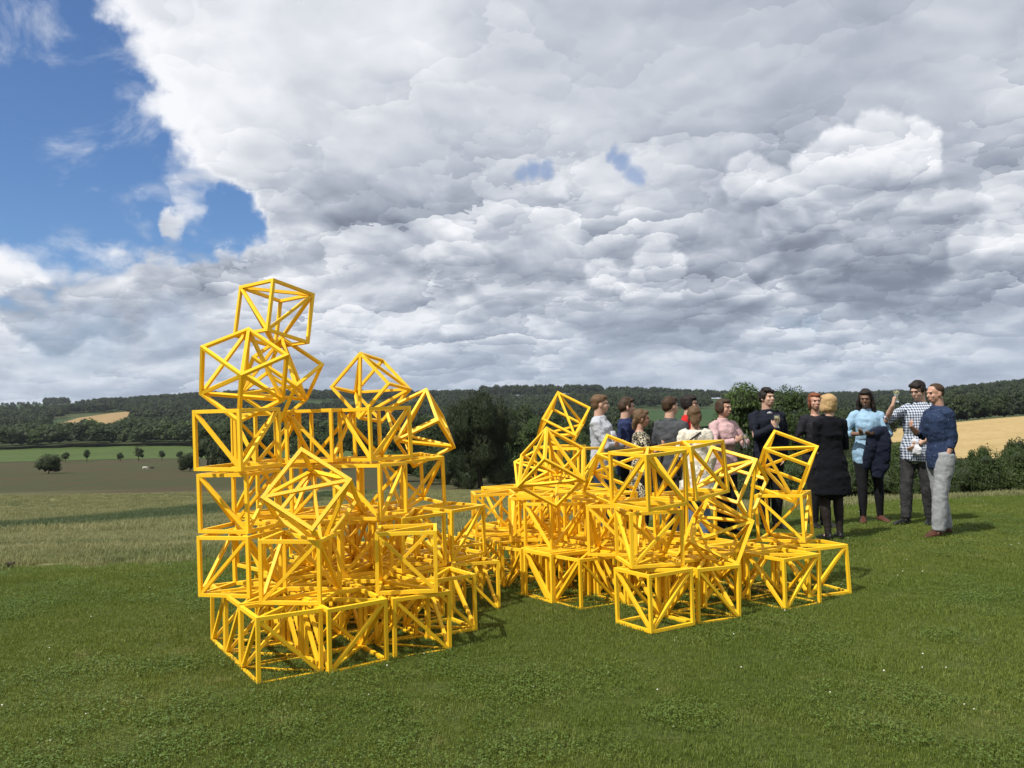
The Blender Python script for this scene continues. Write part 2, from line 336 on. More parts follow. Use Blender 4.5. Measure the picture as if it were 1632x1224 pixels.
# lawn sheet: follows the level top and rolls over the brow
def lawn_edge(a):
    u = np.tan(np.clip(a, -.75, .75)); w = np.clip((u+.6)/1.2, 0, 1.2); return (10.2 + 1.6*w + 3.6*w*w + .30*np.sin(u*31) + .2*np.sin(u*83+1) + .12*np.sin(u*191))/np.cos(np.clip(a, -.75, .75))
A2 = np.linspace(-math.pi, math.pi, 420); R2 = np.linspace(0.02, 1, 90)
RR = R2[:, None]*lawn_edge(A2)[None, :]; X = RR*np.sin(A2); Y = RR*np.cos(A2); Z = zt(X, Y)+.012
V = np.stack([X, Y, Z], -1).reshape(-1, 3); na = len(A2); i = np.arange(89)[:, None]*na; j = np.arange(na-1)[None, :]
F = np.stack([i+j, i+j+na, i+j+na+1, i+j+1], -1).reshape(-1, 4)[:, ::-1]
tag(link('lawn', mesh_np('lawn', V, F, [M_LAWN])), kind='structure', label='mown green lawn on top of the brow')
# ---------------------------------------------------------------- fields laid over the terrain
def field(name, pix, m, dz, label, n=60, rng=(20, 3900)):
    """pix: outline on the ground, listed as (column, distance)"""
    P = np.array([at(x, Yd)[:2] for x, Yd in pix]); k = len(P)//2
    lo, hi = P[:k], P[k:][::-1]
    s = np.linspace(0, 1, n); t = np.linspace(0, 1, 26)
    def along(Q, s):
        L = np.linspace(0, 1, len(Q)); return np.stack([np.interp(s, L, Q[:, 0]), np.interp(s, L, Q[:, 1])], -1)
    a, b = along(lo, s), along(hi, s)
    G = a[None]*(1-t)[:, None, None] + b[None]*t[:, None, None]
    Z = zt(G[..., 0], G[..., 1])+dz
    V = np.concatenate([G, Z[..., None]], -1).reshape(-1, 3)
    i = np.arange(25)[:, None]*n; j = np.arange(n-1)[None, :]
    F = np.stack([i+j, i+j+1, i+j+n+1, i+j+n], -1).reshape(-1, 4)
    return tag(link(name, mesh_np(name, V, F, [m])), kind='structure', label=label)
def fcol(c1, c2, sc=.05, lines=None):
    def f(g, b):
        q = g.vm('MULTIPLY', pos(g), (1., 1., 0.)); n = g.noise(q, sc, 5, .65); n2 = g.noise(q, sc*14, 4, .6)
        c = g.mix(g.mr(n, .35, .65), c1, c2); c = g.mix(g.mr(n2, .35, .8), c, tuple(v*.72 for v in c1))
        if lines:
            w = g.n.new('ShaderNodeTexWave'); w.inputs['Scale'].default_value = lines; w.inputs['Distortion'].default_value = .6; g.l.new(g.vm('MULTIPLY', q, (1., .35, 0.)), w.inputs['Vector'])
            c = g.mix(g.mr(w.outputs['Fac'], .86, .97), c, tuple(v*.8 for v in c2))
        g.l.new(c, b.inputs['Base Color']); bump(g, b, n2, .5, .3)
    return f
M_WHEAT = mat('ripe wheat', fcol((.36, .26, .11), (.43, .32, .15), .03, .045), rough=.95, spec=.1)
M_STUB = mat('brown stubble', fcol((.26, .18, .085), (.31, .22, .105), .02), rough=.95, spec=.1)
M_GREEN = mat('green crop', fcol((.058, .088, .024), (.072, .104, .030), .02), rough=.95, spec=.1)
M_GREEN2 = mat('hill pasture', fcol((.030, .066, .022), (.050, .074, .026), .008), rough=.95, spec=.1)
field('wheat_field', [(1330, 150), (1420, 140), (1520, 130), (1632, 118), (1760, 110), (1760, 350), (1632, 352), (1520, 350), (1420, 345), (1330, 335)], M_WHEAT, .10, 'pale ripe wheat field on the slope at right')
field('green_field', [(-150, 372), (60, 378), (200, 380), (330, 372), (470, 370), (620, 372), (700, 372), (700, 592), (620, 592), (470, 592), (330, 592), (200, 592), (60, 592), (-150, 592)], M_GREEN, .12, 'bright green field strip below the valley wood')
field('brown_field', [(70, 905), (130, 880), (180, 905), (200, 1000), (214, 1400), (176, 1330), (124, 1190), (72, 985)], M_STUB, 1., 'pale brown stubble field between dark woods on the hill')
field('hill_field', [(690, 1500), (760, 1480), (830, 1500), (830, 1720), (760, 1730), (690, 1740)], M_GREEN2, 1.5, 'small green field below the wooded ridge')
field('hill_field', [(1000, 640), (1060, 600), (1120, 600), (1180, 640), (1180, 1050), (1120, 1080), (1060, 1000), (1000, 900)], M_GREEN2, 1.2, 'green hillside pasture behind the standing group')
field('hill_field', [(240, 1240), (300, 1250), (420, 1270), (420, 1480), (300, 1460), (240, 1400)], M_GREEN2, 1.2, 'green hillside pasture under the long dark wood')
field('hill_field', [(1330, 640), (1390, 640), (1450, 660), (1450, 860), (1390, 870), (1330, 850)], M_GREEN2, 1.0, 'rough green field beyond the wheat')
field('hill_field', [(10, 1750), (60, 1700), (120, 1700), (120, 2500), (60, 2600), (10, 2700)], M_GREEN2, 1.5, 'far pale green fields on the left skyline')
CUBES = [  # label, brace set, centre in cube widths, rotation rows
('yellow cube on the grass at the near corner of the left heap', 1, (-3.645, 13.281, 0.492), (0.8523, -0.5230, 0.0025, 0.5230, 0.8523, -0.0050, 0.0005, 0.0055, 1.0000)),
('yellow cube on the grass, middle of the three along the front of the left heap', 0, (-2.734, 13.707, 0.526), (0.8226, -0.5685, 0.0058, 0.5682, 0.8217, -0.0431, 0.0197, 0.0387, 0.9991)),
('yellow cube on the grass, right end of the front three of the left heap', 1, (-1.766, 14.432, 0.491), (0.8918, -0.4524, 0.0059, 0.4524, 0.8914, -0.0273, 0.0071, 0.0270, 0.9996)),
('yellow cube on the grass set back behind the right front cube of the left heap', 1, (-1.413, 15.578, 0.526), (0.8531, -0.5216, -0.0080, 0.5216, 0.8532, -0.0004, 0.0070, -0.0038, 1.0000)),
('yellow rightmost cube on the grass in the left heap, nearest the lawn gap', 1, (-0.996, 17.405, 0.444), (0.9189, -0.3945, -0.0034, 0.3938, 0.9169, 0.0655, -0.0227, -0.0615, 0.9978)),
('yellow cube on the grass at the near corner of the right heap', 0, (2.440, 15.485, 0.540), (0.8623, -0.5063, -0.0104, 0.5063, 0.8623, 0.0039, 0.0069, -0.0086, 0.9999)),
('yellow cube on the grass joined right of the near corner cube, right heap', 1, (3.425, 16.078, 0.501), (0.8889, -0.4574, 0.0237, 0.4572, 0.8893, 0.0132, -0.0272, -0.0009, 0.9996)),
('yellow cube on the grass standing second from the right end of the right heap', 0, (5.238, 17.029, 0.490), (0.8661, -0.4999, -0.0008, 0.4999, 0.8661, -0.0055, 0.0034, 0.0043, 1.0000)),
('yellow cube on the grass at the far right end, below the black coat', 0, (6.169, 17.957, 0.509), (0.9621, -0.2706, -0.0344, 0.2711, 0.9625, 0.0108, 0.0302, -0.0198, 0.9994)),
('yellow cube on the grass at the inner corner where the right heap turns', 1, (1.392, 17.487, 0.480), (0.8534, -0.5213, 0.0016, 0.5210, 0.8530, 0.0308, -0.0174, -0.0254, 0.9995)),
('yellow cube on the grass second from the inner corner of the right heap', 0, (0.837, 18.137, 0.493), (0.8328, -0.5536, 0.0074, 0.5533, 0.8327, 0.0212, -0.0179, -0.0135, 0.9997)),
('yellow cube on the grass at the left end of the right heap front edge', 1, (0.321, 18.960, 0.452), (0.8955, -0.4450, -0.0084, 0.4442, 0.8924, 0.0790, -0.0276, -0.0744, 0.9968)),
('yellow lowest cube of the tall left tower, overhanging the row on the grass', 0, (-4.674, 14.658, 1.476), (0.9533, 0.3018, -0.0130, -0.3019, 0.9533, -0.0092, 0.0096, 0.0127, 0.9999)),
('yellow third level cube of the tall left tower with meadow seen through it', 1, (-4.752, 14.900, 2.494), (0.9500, 0.3119, -0.0134, -0.3121, 0.9499, -0.0143, 0.0082, 0.0178, 0.9998)),
('yellow fourth level cube of the tall left tower, corner forward and jutting left', 0, (-4.610, 14.370, 3.568), (0.4134, -0.9105, -0.0072, 0.9102, 0.4135, -0.0252, 0.0259, 0.0039, 0.9997)),
('yellow cube tucked behind the fourth level of the tall left tower', 0, (-4.904, 17.049, 3.520), (0.7139, -0.7002, -0.0093, 0.7002, 0.7140, -0.0002, 0.0068, -0.0064, 1.0000)),
('yellow second level cube seen square on below the steeply tilted one, left heap', 0, (-3.442, 13.809, 1.516), (0.9913, 0.1316, 0.0073, -0.1314, 0.9910, -0.0258, -0.0106, 0.0247, 0.9996)),
('yellow second level cube with crossed braces at the front right of the left heap', 1, (-1.826, 14.450, 1.500), (0.9959, -0.0901, 0.0036, 0.0901, 0.9959, -0.0015, -0.0035, 0.0019, 1.0000)),
('yellow second level cube at the right edge of the left heap', 0, (-1.314, 17.427, 1.550), (0.6308, -0.7758, 0.0149, 0.7758, 0.6303, -0.0302, 0.0140, 0.0306, 0.9994)),
('yellow second level cube joined left of the right edge one, left heap', 1, (-2.016, 16.283, 1.551), (0.7418, -0.6706, 0.0038, 0.6705, 0.7414, -0.0282, 0.0161, 0.0235, 0.9996)),
('yellow fourth level cube turned corner forward in the middle peak of the left heap', 0, (-2.648, 16.466, 3.557), (0.6862, -0.7271, -0.0212, 0.7272, 0.6864, -0.0031, 0.0168, -0.0133, 0.9998)),
('yellow third level cube under the corner forward one of the middle peak', 1, (-2.666, 15.954, 2.517), (0.9295, 0.3689, -0.0026, -0.3688, 0.9294, 0.0174, 0.0088, -0.0152, 0.9998)),
('yellow third level cube at the right of the left heap, under the outward tipped one', 0, (-2.095, 17.604, 2.548), (0.8314, -0.5554, -0.0192, 0.5523, 0.8295, -0.0827, 0.0619, 0.0582, 0.9964)),
('yellow fourth level cube between the tall tower and the middle peak', 1, (-3.701, 16.560, 3.551), (0.9603, 0.2787, -0.0110, -0.2788, 0.9604, 0.0005, 0.0107, 0.0026, 0.9999)),
('yellow second level cube with crossed braces alone at the left of the right heap', 1, (-0.535, 21.074, 1.483), (0.9916, -0.1292, -0.0098, 0.1291, 0.9916, -0.0116, 0.0112, 0.0103, 0.9999)),
('yellow second level cube just right of the lone crossed one, right heap', 0, (0.399, 19.942, 1.482), (0.9928, 0.1190, -0.0116, -0.1190, 0.9929, 0.0045, 0.0121, -0.0031, 0.9999)),
('yellow second level cube turned corner forward under the faceted hexagonal looking one', 0, (0.870, 18.921, 1.400), (0.8198, -0.5725, 0.0090, 0.5709, 0.8185, 0.0648, -0.0444, -0.0480, 0.9979)),
('yellow second level cube right of the corner forward one in the right heap', 1, (2.036, 17.444, 1.507), (0.9504, 0.3110, -0.0051, -0.3108, 0.9501, 0.0257, 0.0129, -0.0229, 0.9997)),
('yellow second level cube on the near corner cube of the right heap', 0, (2.444, 15.919, 1.569), (0.9851, -0.1717, -0.0029, 0.1716, 0.9848, -0.0279, 0.0077, 0.0270, 0.9996)),
('yellow third level cube turned corner forward in the middle of the right heap', 1, (2.428, 15.642, 2.638), (0.8196, -0.5728, -0.0149, 0.5710, 0.8187, -0.0609, 0.0470, 0.0414, 0.9980)),
('yellow upright third level cube half hidden behind the hexagonal looking one', 0, (1.606, 22.157, 2.476), (0.7039, -0.7101, 0.0191, 0.7099, 0.7041, 0.0160, -0.0248, 0.0023, 0.9997)),
('yellow second level cube under the tilted one at the right end', 1, (5.822, 18.673, 1.517), (0.8735, 0.4860, -0.0267, -0.4861, 0.8739, 0.0060, 0.0263, 0.0078, 0.9996)),
('yellow topmost cube of the whole sculpture, tilted against the clouds', 0, (-4.466, 16.181, 5.856), (0.5761, -0.8134, 0.0805, 0.7962, 0.5807, 0.1701, -0.1851, -0.0339, 0.9821)),
('yellow cube balanced on one corner near the top of the tall left tower', 1, (-4.502, 14.394, 4.639), (0.5769, -0.7797, 0.2436, 0.7277, 0.3551, -0.5868, 0.3710, 0.5158, 0.7722)),
('yellow tilted cube behind the corner balanced one, right under the topmost cube', 1, (-4.399, 16.317, 4.639), (0.3285, -0.8204, 0.4680, 0.8283, 0.0121, -0.5602, 0.4539, 0.5717, 0.6835)),
('yellow steeply tilted cube leaning out of the middle of the left heap', 0, (-3.237, 13.733, 2.592), (0.8358, -0.0529, 0.5465, -0.1879, 0.9077, 0.3752, -0.5159, -0.4162, 0.7487)),
('yellow cube balanced on its corner as the tip of the middle peak', 1, (-2.972, 18.096, 4.488), (0.6515, -0.3432, -0.6765, -0.3144, -0.9338, 0.1709, -0.6904, 0.1014, -0.7163)),
('yellow cube tipped outward beside the middle peak, before the big dark tree', 1, (-1.960, 18.085, 3.621), (0.2930, -0.2846, -0.9128, -0.6604, -0.7506, 0.0221, -0.6914, 0.5963, -0.4079)),
('yellow highest cube of the right heap, tilted beside the grey sweatshirt', 1, (1.365, 23.252, 3.626), (0.8744, 0.1173, -0.4709, -0.1351, -0.8732, -0.4683, -0.4661, 0.4731, -0.7476)),
('yellow corner balanced cube with hexagonal outline, below the highest of the right heap', 0, (0.780, 17.955, 2.732), (-0.5577, 0.8251, -0.0905, 0.5692, 0.3008, -0.7652, -0.6041, -0.4783, -0.6374)),
('yellow tilted cube poking out to the left behind the hexagonal looking one', 1, (0.708, 23.296, 2.169), (0.8281, -0.5579, 0.0551, -0.3509, -0.5923, -0.7253, 0.4373, 0.5813, -0.6862)),
('yellow tilted cube leaning in front of the patterned dress', 0, (2.131, 17.917, 2.598), (0.9069, 0.2805, -0.3144, -0.1567, -0.4682, -0.8696, -0.3911, 0.8379, -0.3807)),
('yellow slightly leaning third level cube before the woman in the cream coat', 1, (3.324, 16.322, 2.724), (0.7730, -0.6294, -0.0797, 0.6285, 0.7768, -0.0397, 0.0869, -0.0194, 0.9960)),
('yellow tilted cube in front of the woman in pink, right heap', 0, (4.354, 17.338, 2.342), (0.7660, -0.4356, -0.4728, -0.5895, -0.7693, -0.2463, -0.2565, 0.4674, -0.8461)),
('yellow tilted cube standing on the right end stack before the black coat', 0, (5.885, 18.727, 2.581), (0.8558, 0.1635, -0.4907, -0.3598, -0.4934, -0.7919, -0.3716, 0.8543, -0.3634)),
('yellow cube lying tipped into the hollow of the right heap, corner pointing right', 0, (3.885, 16.898, 1.310), (-0.8854, -0.1050, -0.4529, 0.1191, 0.8905, -0.4392, 0.4494, -0.4428, -0.7759)),
]
# ---------------------------------------------------------------- the yellow timber frame cubes
S = .40; TB = .0235
def yel(g, b):
    o = objc(g); r = rnd(g); n = g.noise(o, 9., 4, .6); n2 = g.noise(o, 60., 3, .6)
    c = g.mix(g.mr(r, 0., 1.), (.87, .535, .016), (.80, .465, .011))
    c = g.mix(g.mr(n, .55, .85), c, (.68, .39, .016)); c = g.mix(g.mr(n2, .72, .80), c, (.36, .19, .03))
    g.l.new(c, b.inputs['Base Color']); g.l.new(g.mr(n, .3, .7,   .46, .62), b.inputs['Roughness'])
    gr = g.noise(g.vm('MULTIPLY', o, (30., 30., 4.)), 6., 3, .6); bump(g, b, gr, .12, .004)
M_YEL = mat('yellow painted timber', yel, rough=.5, spec=.35)
def bar_mesh(name, L, w, h, bev=.0006):
    bm = bmesh.new(); bmesh.ops.create_cube(bm, size=1.)
    bmesh.ops.scale(bm, vec=(w, h, L), verts=bm.verts)
    bmesh.ops.bevel(bm, geom=list(bm.edges), offset=bev, segments=1, affect='EDGES', clamp_overlap=True)
    me = bpy.data.meshes.new(name); bm.to_mesh(me); bm.free(); me.materials.append(M_YEL); return me
ME_POST = bar_mesh('post', S, TB, TB); ME_RAIL = bar_mesh('rail', S-2*TB-.0006, TB, TB); ME_BRACE = bar_mesh('brace', (S-TB)*math.sqrt(2)+.004, .0215, .0235)
BARS = []
hs = (S-TB)/2
for i in (-1, 1):
    for j in (-1, 1):
        BARS.append(('post', ME_POST, Matrix.Translation((i*hs, j*hs, 0))))
        BARS.append(('rail', ME_RAIL, Matrix.Translation((0, i*hs, j*hs)) @ Matrix.Rotation(math.pi/2, 4, 'Y')))
        BARS.append(('rail', ME_RAIL, Matrix.Translation((i*hs, 0, j*hs)) @ Matrix.Rotation(math.pi/2, 4, 'X')))
def braces(par):
    out = []
    vs = [(i, j, k) for i in (0, 1) for j in (0, 1) for k in (0, 1) if (i+j+k) % 2 == par]
    for a in range(4):
        for c in range(a+1, 4):
            p = Vector(vs[a])*2-Vector((1, 1, 1)); q = Vector(vs[c])*2-Vector((1, 1, 1)); mid = (p+q)/2          # mid = face normal
            n = mid.copy(); d = (q-p).normalized(); sd = n.cross(d)
            M = Matrix([(*[sd[r], n[r], d[r]], (mid*(hs-.0018))[r]) for r in range(3)]+[(0, 0, 0, 1)])
            out.append(('brace', ME_BRACE, M))
    return out
BR = (braces(0), braces(1))
def cube(label, par, c, R, group=None):
    R = Matrix([R[0:3], R[3:6], R[6:9]])
    t = empty('timber_cube'); t.matrix_world = Matrix.Translation(Vector(c)*S) @ R.to_4x4()
    tag(t, label, 'cube frame', group or 'yellow timber frame cubes')
    for nm, me, M in BARS+BR[par]:
        o = link(nm, me, t); o.matrix_local = M
    return t
def yawR(a): a = math.radians(a); return (math.cos(a), -math.sin(a), 0, math.sin(a), math.cos(a), 0, 0, 0, 1)
for lb, par, c, R in CUBES: cube(lb, par, c, R)
# cubes inside the heaps, seen only in slivers between the others: (x, y of the near corner, level, yaw)
def fill(x, y, z, yaw, par, lb, grp):
    R = yawR(yaw); cx = x+.5*R[0]+.5*R[1]; cy = y+.5*R[3]+.5*R[4]; cube(lb, par, (cx, cy, z+.5+.004), R, grp)
def gridfill(ox, oy, yaw, cells, z, lb, grp, pitch=1.035, jit=1.5):
    a = math.radians(yaw); r = random.Random(int(z*10+ox*100))
    for n, (i, j) in enumerate(cells):
        x = ox+pitch*(i*math.cos(a)-j*math.sin(a)); y = oy+pitch*(i*math.sin(a)+j*math.cos(a))
        fill(x, y, z, yaw+r.uniform(-jit, jit), int(i+j+n) % 2, lb, grp)
fill(-3.81-1.035*.52, 12.6+1.035*.853, 0, 31.5, 1, 'yellow timber cube on the grass, second back along the left side of the left heap', None)
fill(-3.81-2.07*.52, 12.6+2.07*.853, 0, 31.5, 1, 'yellow timber cube on the grass, third back along the left side under the tower', None)
gridfill(-3.81, 12.6, 31.5, [(1, 1), (2, 1), (1, 2), (2, 2), (3, 2), (1, 3), (2, 3), (3, 3), (4, 3), (2, 4), (3, 4), (4, 4), (3, 5), (4, 5), (5, 4), (5, 5)], 0,
         'yellow timber cube buried in the bottom layer of the left heap', 'cubes buried in the bottom layer of the left heap')
gridfill(-3.81, 12.6, 31.5, [(2, 2), (2, 3), (3, 3), (3, 4), (2, 4), (1, 2.4)], 1, 'yellow timber cube buried in the second layer of the left heap', 'cubes buried in the second layer of the left heap')
fill(-4.85, 16.3, 1, 44, 0, 'yellow timber cube low down behind the tall left tower', None)
fill(-4.88, 16.32, 2, 46, 1, 'yellow timber cube behind the third level of the tall left tower', None)
fill(-4.25, 16.25, 2, -14, 0, 'yellow timber cube at third level between the tall tower and the middle peak', None)
gridfill(2.27, 14.8, 30, [(1, 1), (2, 1), (3, 1), (1, 2), (2, 2), (3, 2), (4, 1), (0, 3.2), (1, 3), (2, 3), (3, 3), (-.0, 5.1), (1, 4), (2, 4), (1, 5), (2, 5), (0, 6.2), (1, 6), (2, 6), (1, 7), (2, 7), (3, 4)], 0,
         'yellow timber cube buried in the bottom layer of the right heap', 'cubes buried in the bottom layer of the right heap')
gridfill(2.27, 14.8, 30, [(1.1, 2.2), (1.2, 3.4), (2, 4), (1, 5), (2, 5), (2, 6), (1.1, 7), (2.1, 7), (3, 2.6)], 1, 'yellow timber cube buried in the second layer of the right heap', 'cubes buried in the second layer of the right heap')
gridfill(1.15, 22.3, 38, [(0, 0)], 2, 'yellow timber cube under the highest tilted one at the back of the right heap', None)
# ---------------------------------------------------------------- foliage
def leafmat(name, a, b_, rough=.62, trans=.25):
    def f(g, b):
        o = pos(g); r = rnd(g); n = g.noise(o, .9, 3, .6); n2 = g.noise(o, 7., 2, .5)
        c = g.mix(g.mr(n, .3, .7), a, b_); c = g.mix(g.mr(n2, .45, .85), c, tuple(v*1.35 for v in b_))
        c = g.mix(g.mul(r, .6), c, tuple(v*.62 for v in a))
        g.l.new(c, b.inputs['Base Color'])
        t = g.n.new('ShaderNodeBsdfTranslucent'); g.l.new(g.vm('SCALE', c, 1.4), t.inputs[0])
        mx = g.n.new('ShaderNodeMixShader'); mx.inputs[0].default_value = trans
        out = [n for n in g.n if n.type == 'OUTPUT_MATERIAL'][0]
        g.l.new(b.outputs[0], mx.inputs[1]); g.l.new(t.outputs[0], mx.inputs[2]); g.l.new(mx.outputs[0], out.inputs[0])
    return mat(name, f, rough=rough, spec=.25)
M_OAK = leafmat('oak leaves', (.028, .048, .014), (.048, .074, .020))
M_ASH = leafmat('ash leaves', (.044, .076, .018), (.076, .115, .028))
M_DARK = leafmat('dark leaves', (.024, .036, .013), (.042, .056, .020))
M_HAW = leafmat('hedge leaves', (.036, .060, .016), (.060, .092, .024))
M_FARW = leafmat('distant wood leaves', (.015, .028, .013), (.025, .040, .017), trans=.1)
def bark(g, b):
    n = g.noise(g.vm('MULTIPLY', objc(g), (6., 6., 1.2)), 3., 4, .6)
    g.l.new(g.mix(g.mr(n, .3, .7), (.035, .028, .020), (.075, .060, .045)), b.inputs['Base Color']); bump(g, b, n, .8, .05)
M_BARK = mat('bark', bark, rough=.9, spec=.2)
def ico(sub=1):
    bm = bmesh.new(); bmesh.ops.create_icosphere(bm, subdivisions=sub, radius=1.)
    V = np.array([v.co for v in bm.verts]); F = np.array([[v.index for v in f.verts] for f in bm.faces]); bm.free(); return V, F
ICO1, ICO2, ICO3 = ico(1), ico(2), ico(3)
def lobes(kind, r):
    L = []
    if kind == 'round':
        L.append((0, 0, 1.0, .78, .70))
        for _ in range(15):
            a = r.uniform(0, 6.28); e = r.uniform(-.5, 1.25); q = r.uniform(.45, .72)
            L.append((q*math.cos(a)*math.cos(e), q*math.sin(a)*math.cos(e), 1.0+.72*math.sin(e), r.uniform(.26, .42), r.uniform(.24, .38)))
    elif kind == 'tall':
        for k in range(16):
            t = k/15.; w = .60*math.sin(math.pi*min(1, .22+.80*t))**.8
            a = r.uniform(0, 6.28); L.append((w*.55*math.cos(a), w*.55*math.sin(a), .35+1.5*t, .20+.28*w*r.uniform(.8, 1.2), .26))
        L.append((0, 0, 1., .42, .7))
    elif kind == 'bush':
        for _ in range(13):
            a = r.uniform(0, 6.28); q = r.uniform(.1, .75)
            L.append((q*math.cos(a), q*math.sin(a), r.uniform(.35, 1.15)*(1-.45*q), r.uniform(.28, .48), r.uniform(.30, .55)))
        L.append((0, 0, .55, .70, .55))
    elif kind == 'weep':
        L.append((0, 0, 1.15, .62, .62))
        for _ in range(24):
            a = r.uniform(0, 6.28); q = r.uniform(.25, .82); z = 1.65-q*r.uniform(.3, 1.25)
            L.append((q*math.cos(a), q*math.sin(a), max(.25, z), r.uniform(.16, .28), r.uniform(.3, .55)))
        for _ in range(16):
            a = r.uniform(0, 6.28); q = r.uniform(.2, .85); L.append((q*math.cos(a), q*math.sin(a), r.uniform(.15, .75), r.uniform(.2, .32), r.uniform(.3, .45)))
    return L
def crown_np(kind, seed, n, ls, droop=0.):
    """leaf-sized faces spread through a set of lobes, over a lumpy inner mass; unit tree 2 high, 1 in radius"""
    r = random.Random(seed); R = np.random.RandomState(seed); L = lobes(kind, r)
    w = np.array([l[3]**2 for l in L]); idx = R.choice(len(L), n, p=w/w.sum()); A = np.array(L)[idx]
    d = R.randn(n, 3); d /= np.linalg.norm(d, axis=1)[:, None]; low = d[:, 2] < -.3; d[low, 2] *= .4
    rad = R.uniform(.55, 1.08, n)**.6
    C = A[:, :3]+d*rad[:, None]*np.stack([A[:, 3], A[:, 3], A[:, 4]], -1)
    C[:, 2] = np.maximum(C[:, 2], .03)
    nn = d + R.randn(n, 3)*.55; nn[:, 2] += .25; nn /= np.linalg.norm(nn, axis=1)[:, None]
    t = np.cross(nn, R.randn(n, 3)); t[:, 2] -= droop*1.5; t /= np.linalg.norm(t, axis=1)[:, None]; b = np.cross(nn, t)
    s = ls*R.uniform(.6, 1.35, n)[:, None]; el = 1.5+droop*1.6
    V = np.stack([C-t*s*el, C+b*s*.75, C+t*s*el, C-b*s*.75], 1).reshape(-1, 3)
    F = np.arange(4*n).reshape(-1, 4)
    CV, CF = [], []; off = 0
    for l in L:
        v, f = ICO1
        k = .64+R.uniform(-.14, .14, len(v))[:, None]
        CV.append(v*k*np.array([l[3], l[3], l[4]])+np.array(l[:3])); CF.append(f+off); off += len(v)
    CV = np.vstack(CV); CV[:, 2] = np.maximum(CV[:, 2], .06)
    return V, F, CV, np.vstack(CF)
def crown_mesh(name, kind, seed, n, ls, m, droop=0.):
    V, F, CV, CF = crown_np(kind, seed, n, ls, droop)
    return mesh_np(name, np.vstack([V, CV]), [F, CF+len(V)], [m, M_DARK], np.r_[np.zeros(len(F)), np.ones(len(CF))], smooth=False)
def tube_np(P, Rr, seg=8):
    P = np.array(P, float); V = []; n = len(P)
    for i in range(n):
        t = P[min(i+1, n-1)]-P[max(i-1, 0)]; t /= np.linalg.norm(t)+1e-9
        a = np.cross(t, [0, 1, 0] if abs(t[1]) < .9 else [1, 0, 0]); a /= np.linalg.norm(a); b = np.cross(t, a)
        th = np.arange(seg)*2*math.pi/seg
        V.append(P[i]+Rr[i]*(np.cos(th)[:, None]*a+np.sin(th)[:, None]*b))
    V = np.vstack(V); i = np.arange(n-1)[:, None]*seg; j = np.arange(seg)[None]
    return V, np.stack([i+j, i+(j+1) % seg, i+seg+(j+1) % seg, i+seg+j], -1).reshape(-1, 4)
def trunk_mesh(name, seed, n=7):
    r = random.Random(seed); VV, FF, off = [], [], 0
    P = [(0, 0, -.05), (.01, 0, .15), (.02, .01, .5), (.0, .0, 1.), (-.02, .0, 1.4)]
    parts = [tube_np(P, [.075, .055, .045, .03, .012])]
    for k in range(n):
        a = r.uniform(0, 6.28); z = r.uniform(.3, .8); q = r.uniform(.35, .6)
        parts.append(tube_np([(0.01, 0, z), (q*.4*math.cos(a), q*.4*math.sin(a), z+.18), (q*math.cos(a), q*math.sin(a), z+.45)], [.028, .018, .006], 6))
    for v, f in parts: VV.append(v); FF.append(f+off); off += len(v)
    return mesh_np(name, np.vstack(VV), np.vstack(FF), [M_BARK])
CR = {
 'oak': [crown_mesh('crown', 'round', s, 4600, .030, M_OAK) for s in (1, 2, 3)],
 'ash': [crown_mesh('crown', 'round', s, 7500, .024, M_ASH) for s in (11, 12)],
 'tall': [crown_mesh('crown', 'tall', s, 3400, .028, M_OAK) for s in (21, 22)],
 'bush': [crown_mesh('crown', 'bush', s, 6500, .021, M_HAW) for s in (31, 32, 33)],
 'dbush': [crown_mesh('crown', 'bush', s, 4200, .030, M_DARK) for s in (41, 42)],
 'far': [crown_mesh('crown', 'round', s, 700, .060, M_OAK) for s in (51, 52, 53, 54)],
 'farb': [crown_mesh('crown', 'round', s, 700, .060, M_ASH) for s in (61, 62)],
 'weep': [crown_mesh('crown', 'weep', 71, 42000, .0120, M_DARK, .8)],
}
def extent(me):
    a = np.empty(len(me.vertices)*3, np.float32); me.vertices.foreach_get('co', a); a = a.reshape(-1, 3); return float(np.percentile(np.hypot(a[:, 0], a[:, 1]), 97)), float(np.percentile(a[:, 2], 99.6))
CRX = {me.name: extent(me) for l in CR.values() for me in l}
TRM = [trunk_mesh('trunk', s) for s in (1, 2, 3)]
_tr = random.Random(9)
def tree(kind, X, Y, h, w, label, group=None, name='tree', cat='tree', trunk=True, sink=0.):
    z = float(zt(X, Y))
    t = empty(name, (X, Y, z-sink), _tr.uniform(0, 6.28)); tag(t, label, cat, group)
    me = _tr.choice(CR[kind]); rx, zx = CRX[me.name]; c = link('crown', me, t); c.scale = (w/2/rx, w/2/rx, (h+sink)/zx)
    if trunk:
        q = link('trunk', _tr.choice(TRM), t); q.scale = (h/2, h/2, h/2)
    return t
def tpx(kind, x, Y, ytop, wpx, label, group=None, name='tree', **kw):
    """a tree standing at distance Y on the bearing of photo column x, as tall and wide as it measures there"""
    X, Yy, z = at(x, Y); d = pdir(x, ytop); d = d/d[1]; top = EYE+Y*d[2]
    return tree(kind, X, Yy, max(top-z, .4), Y*wpx/1367., label, group, name, **kw)
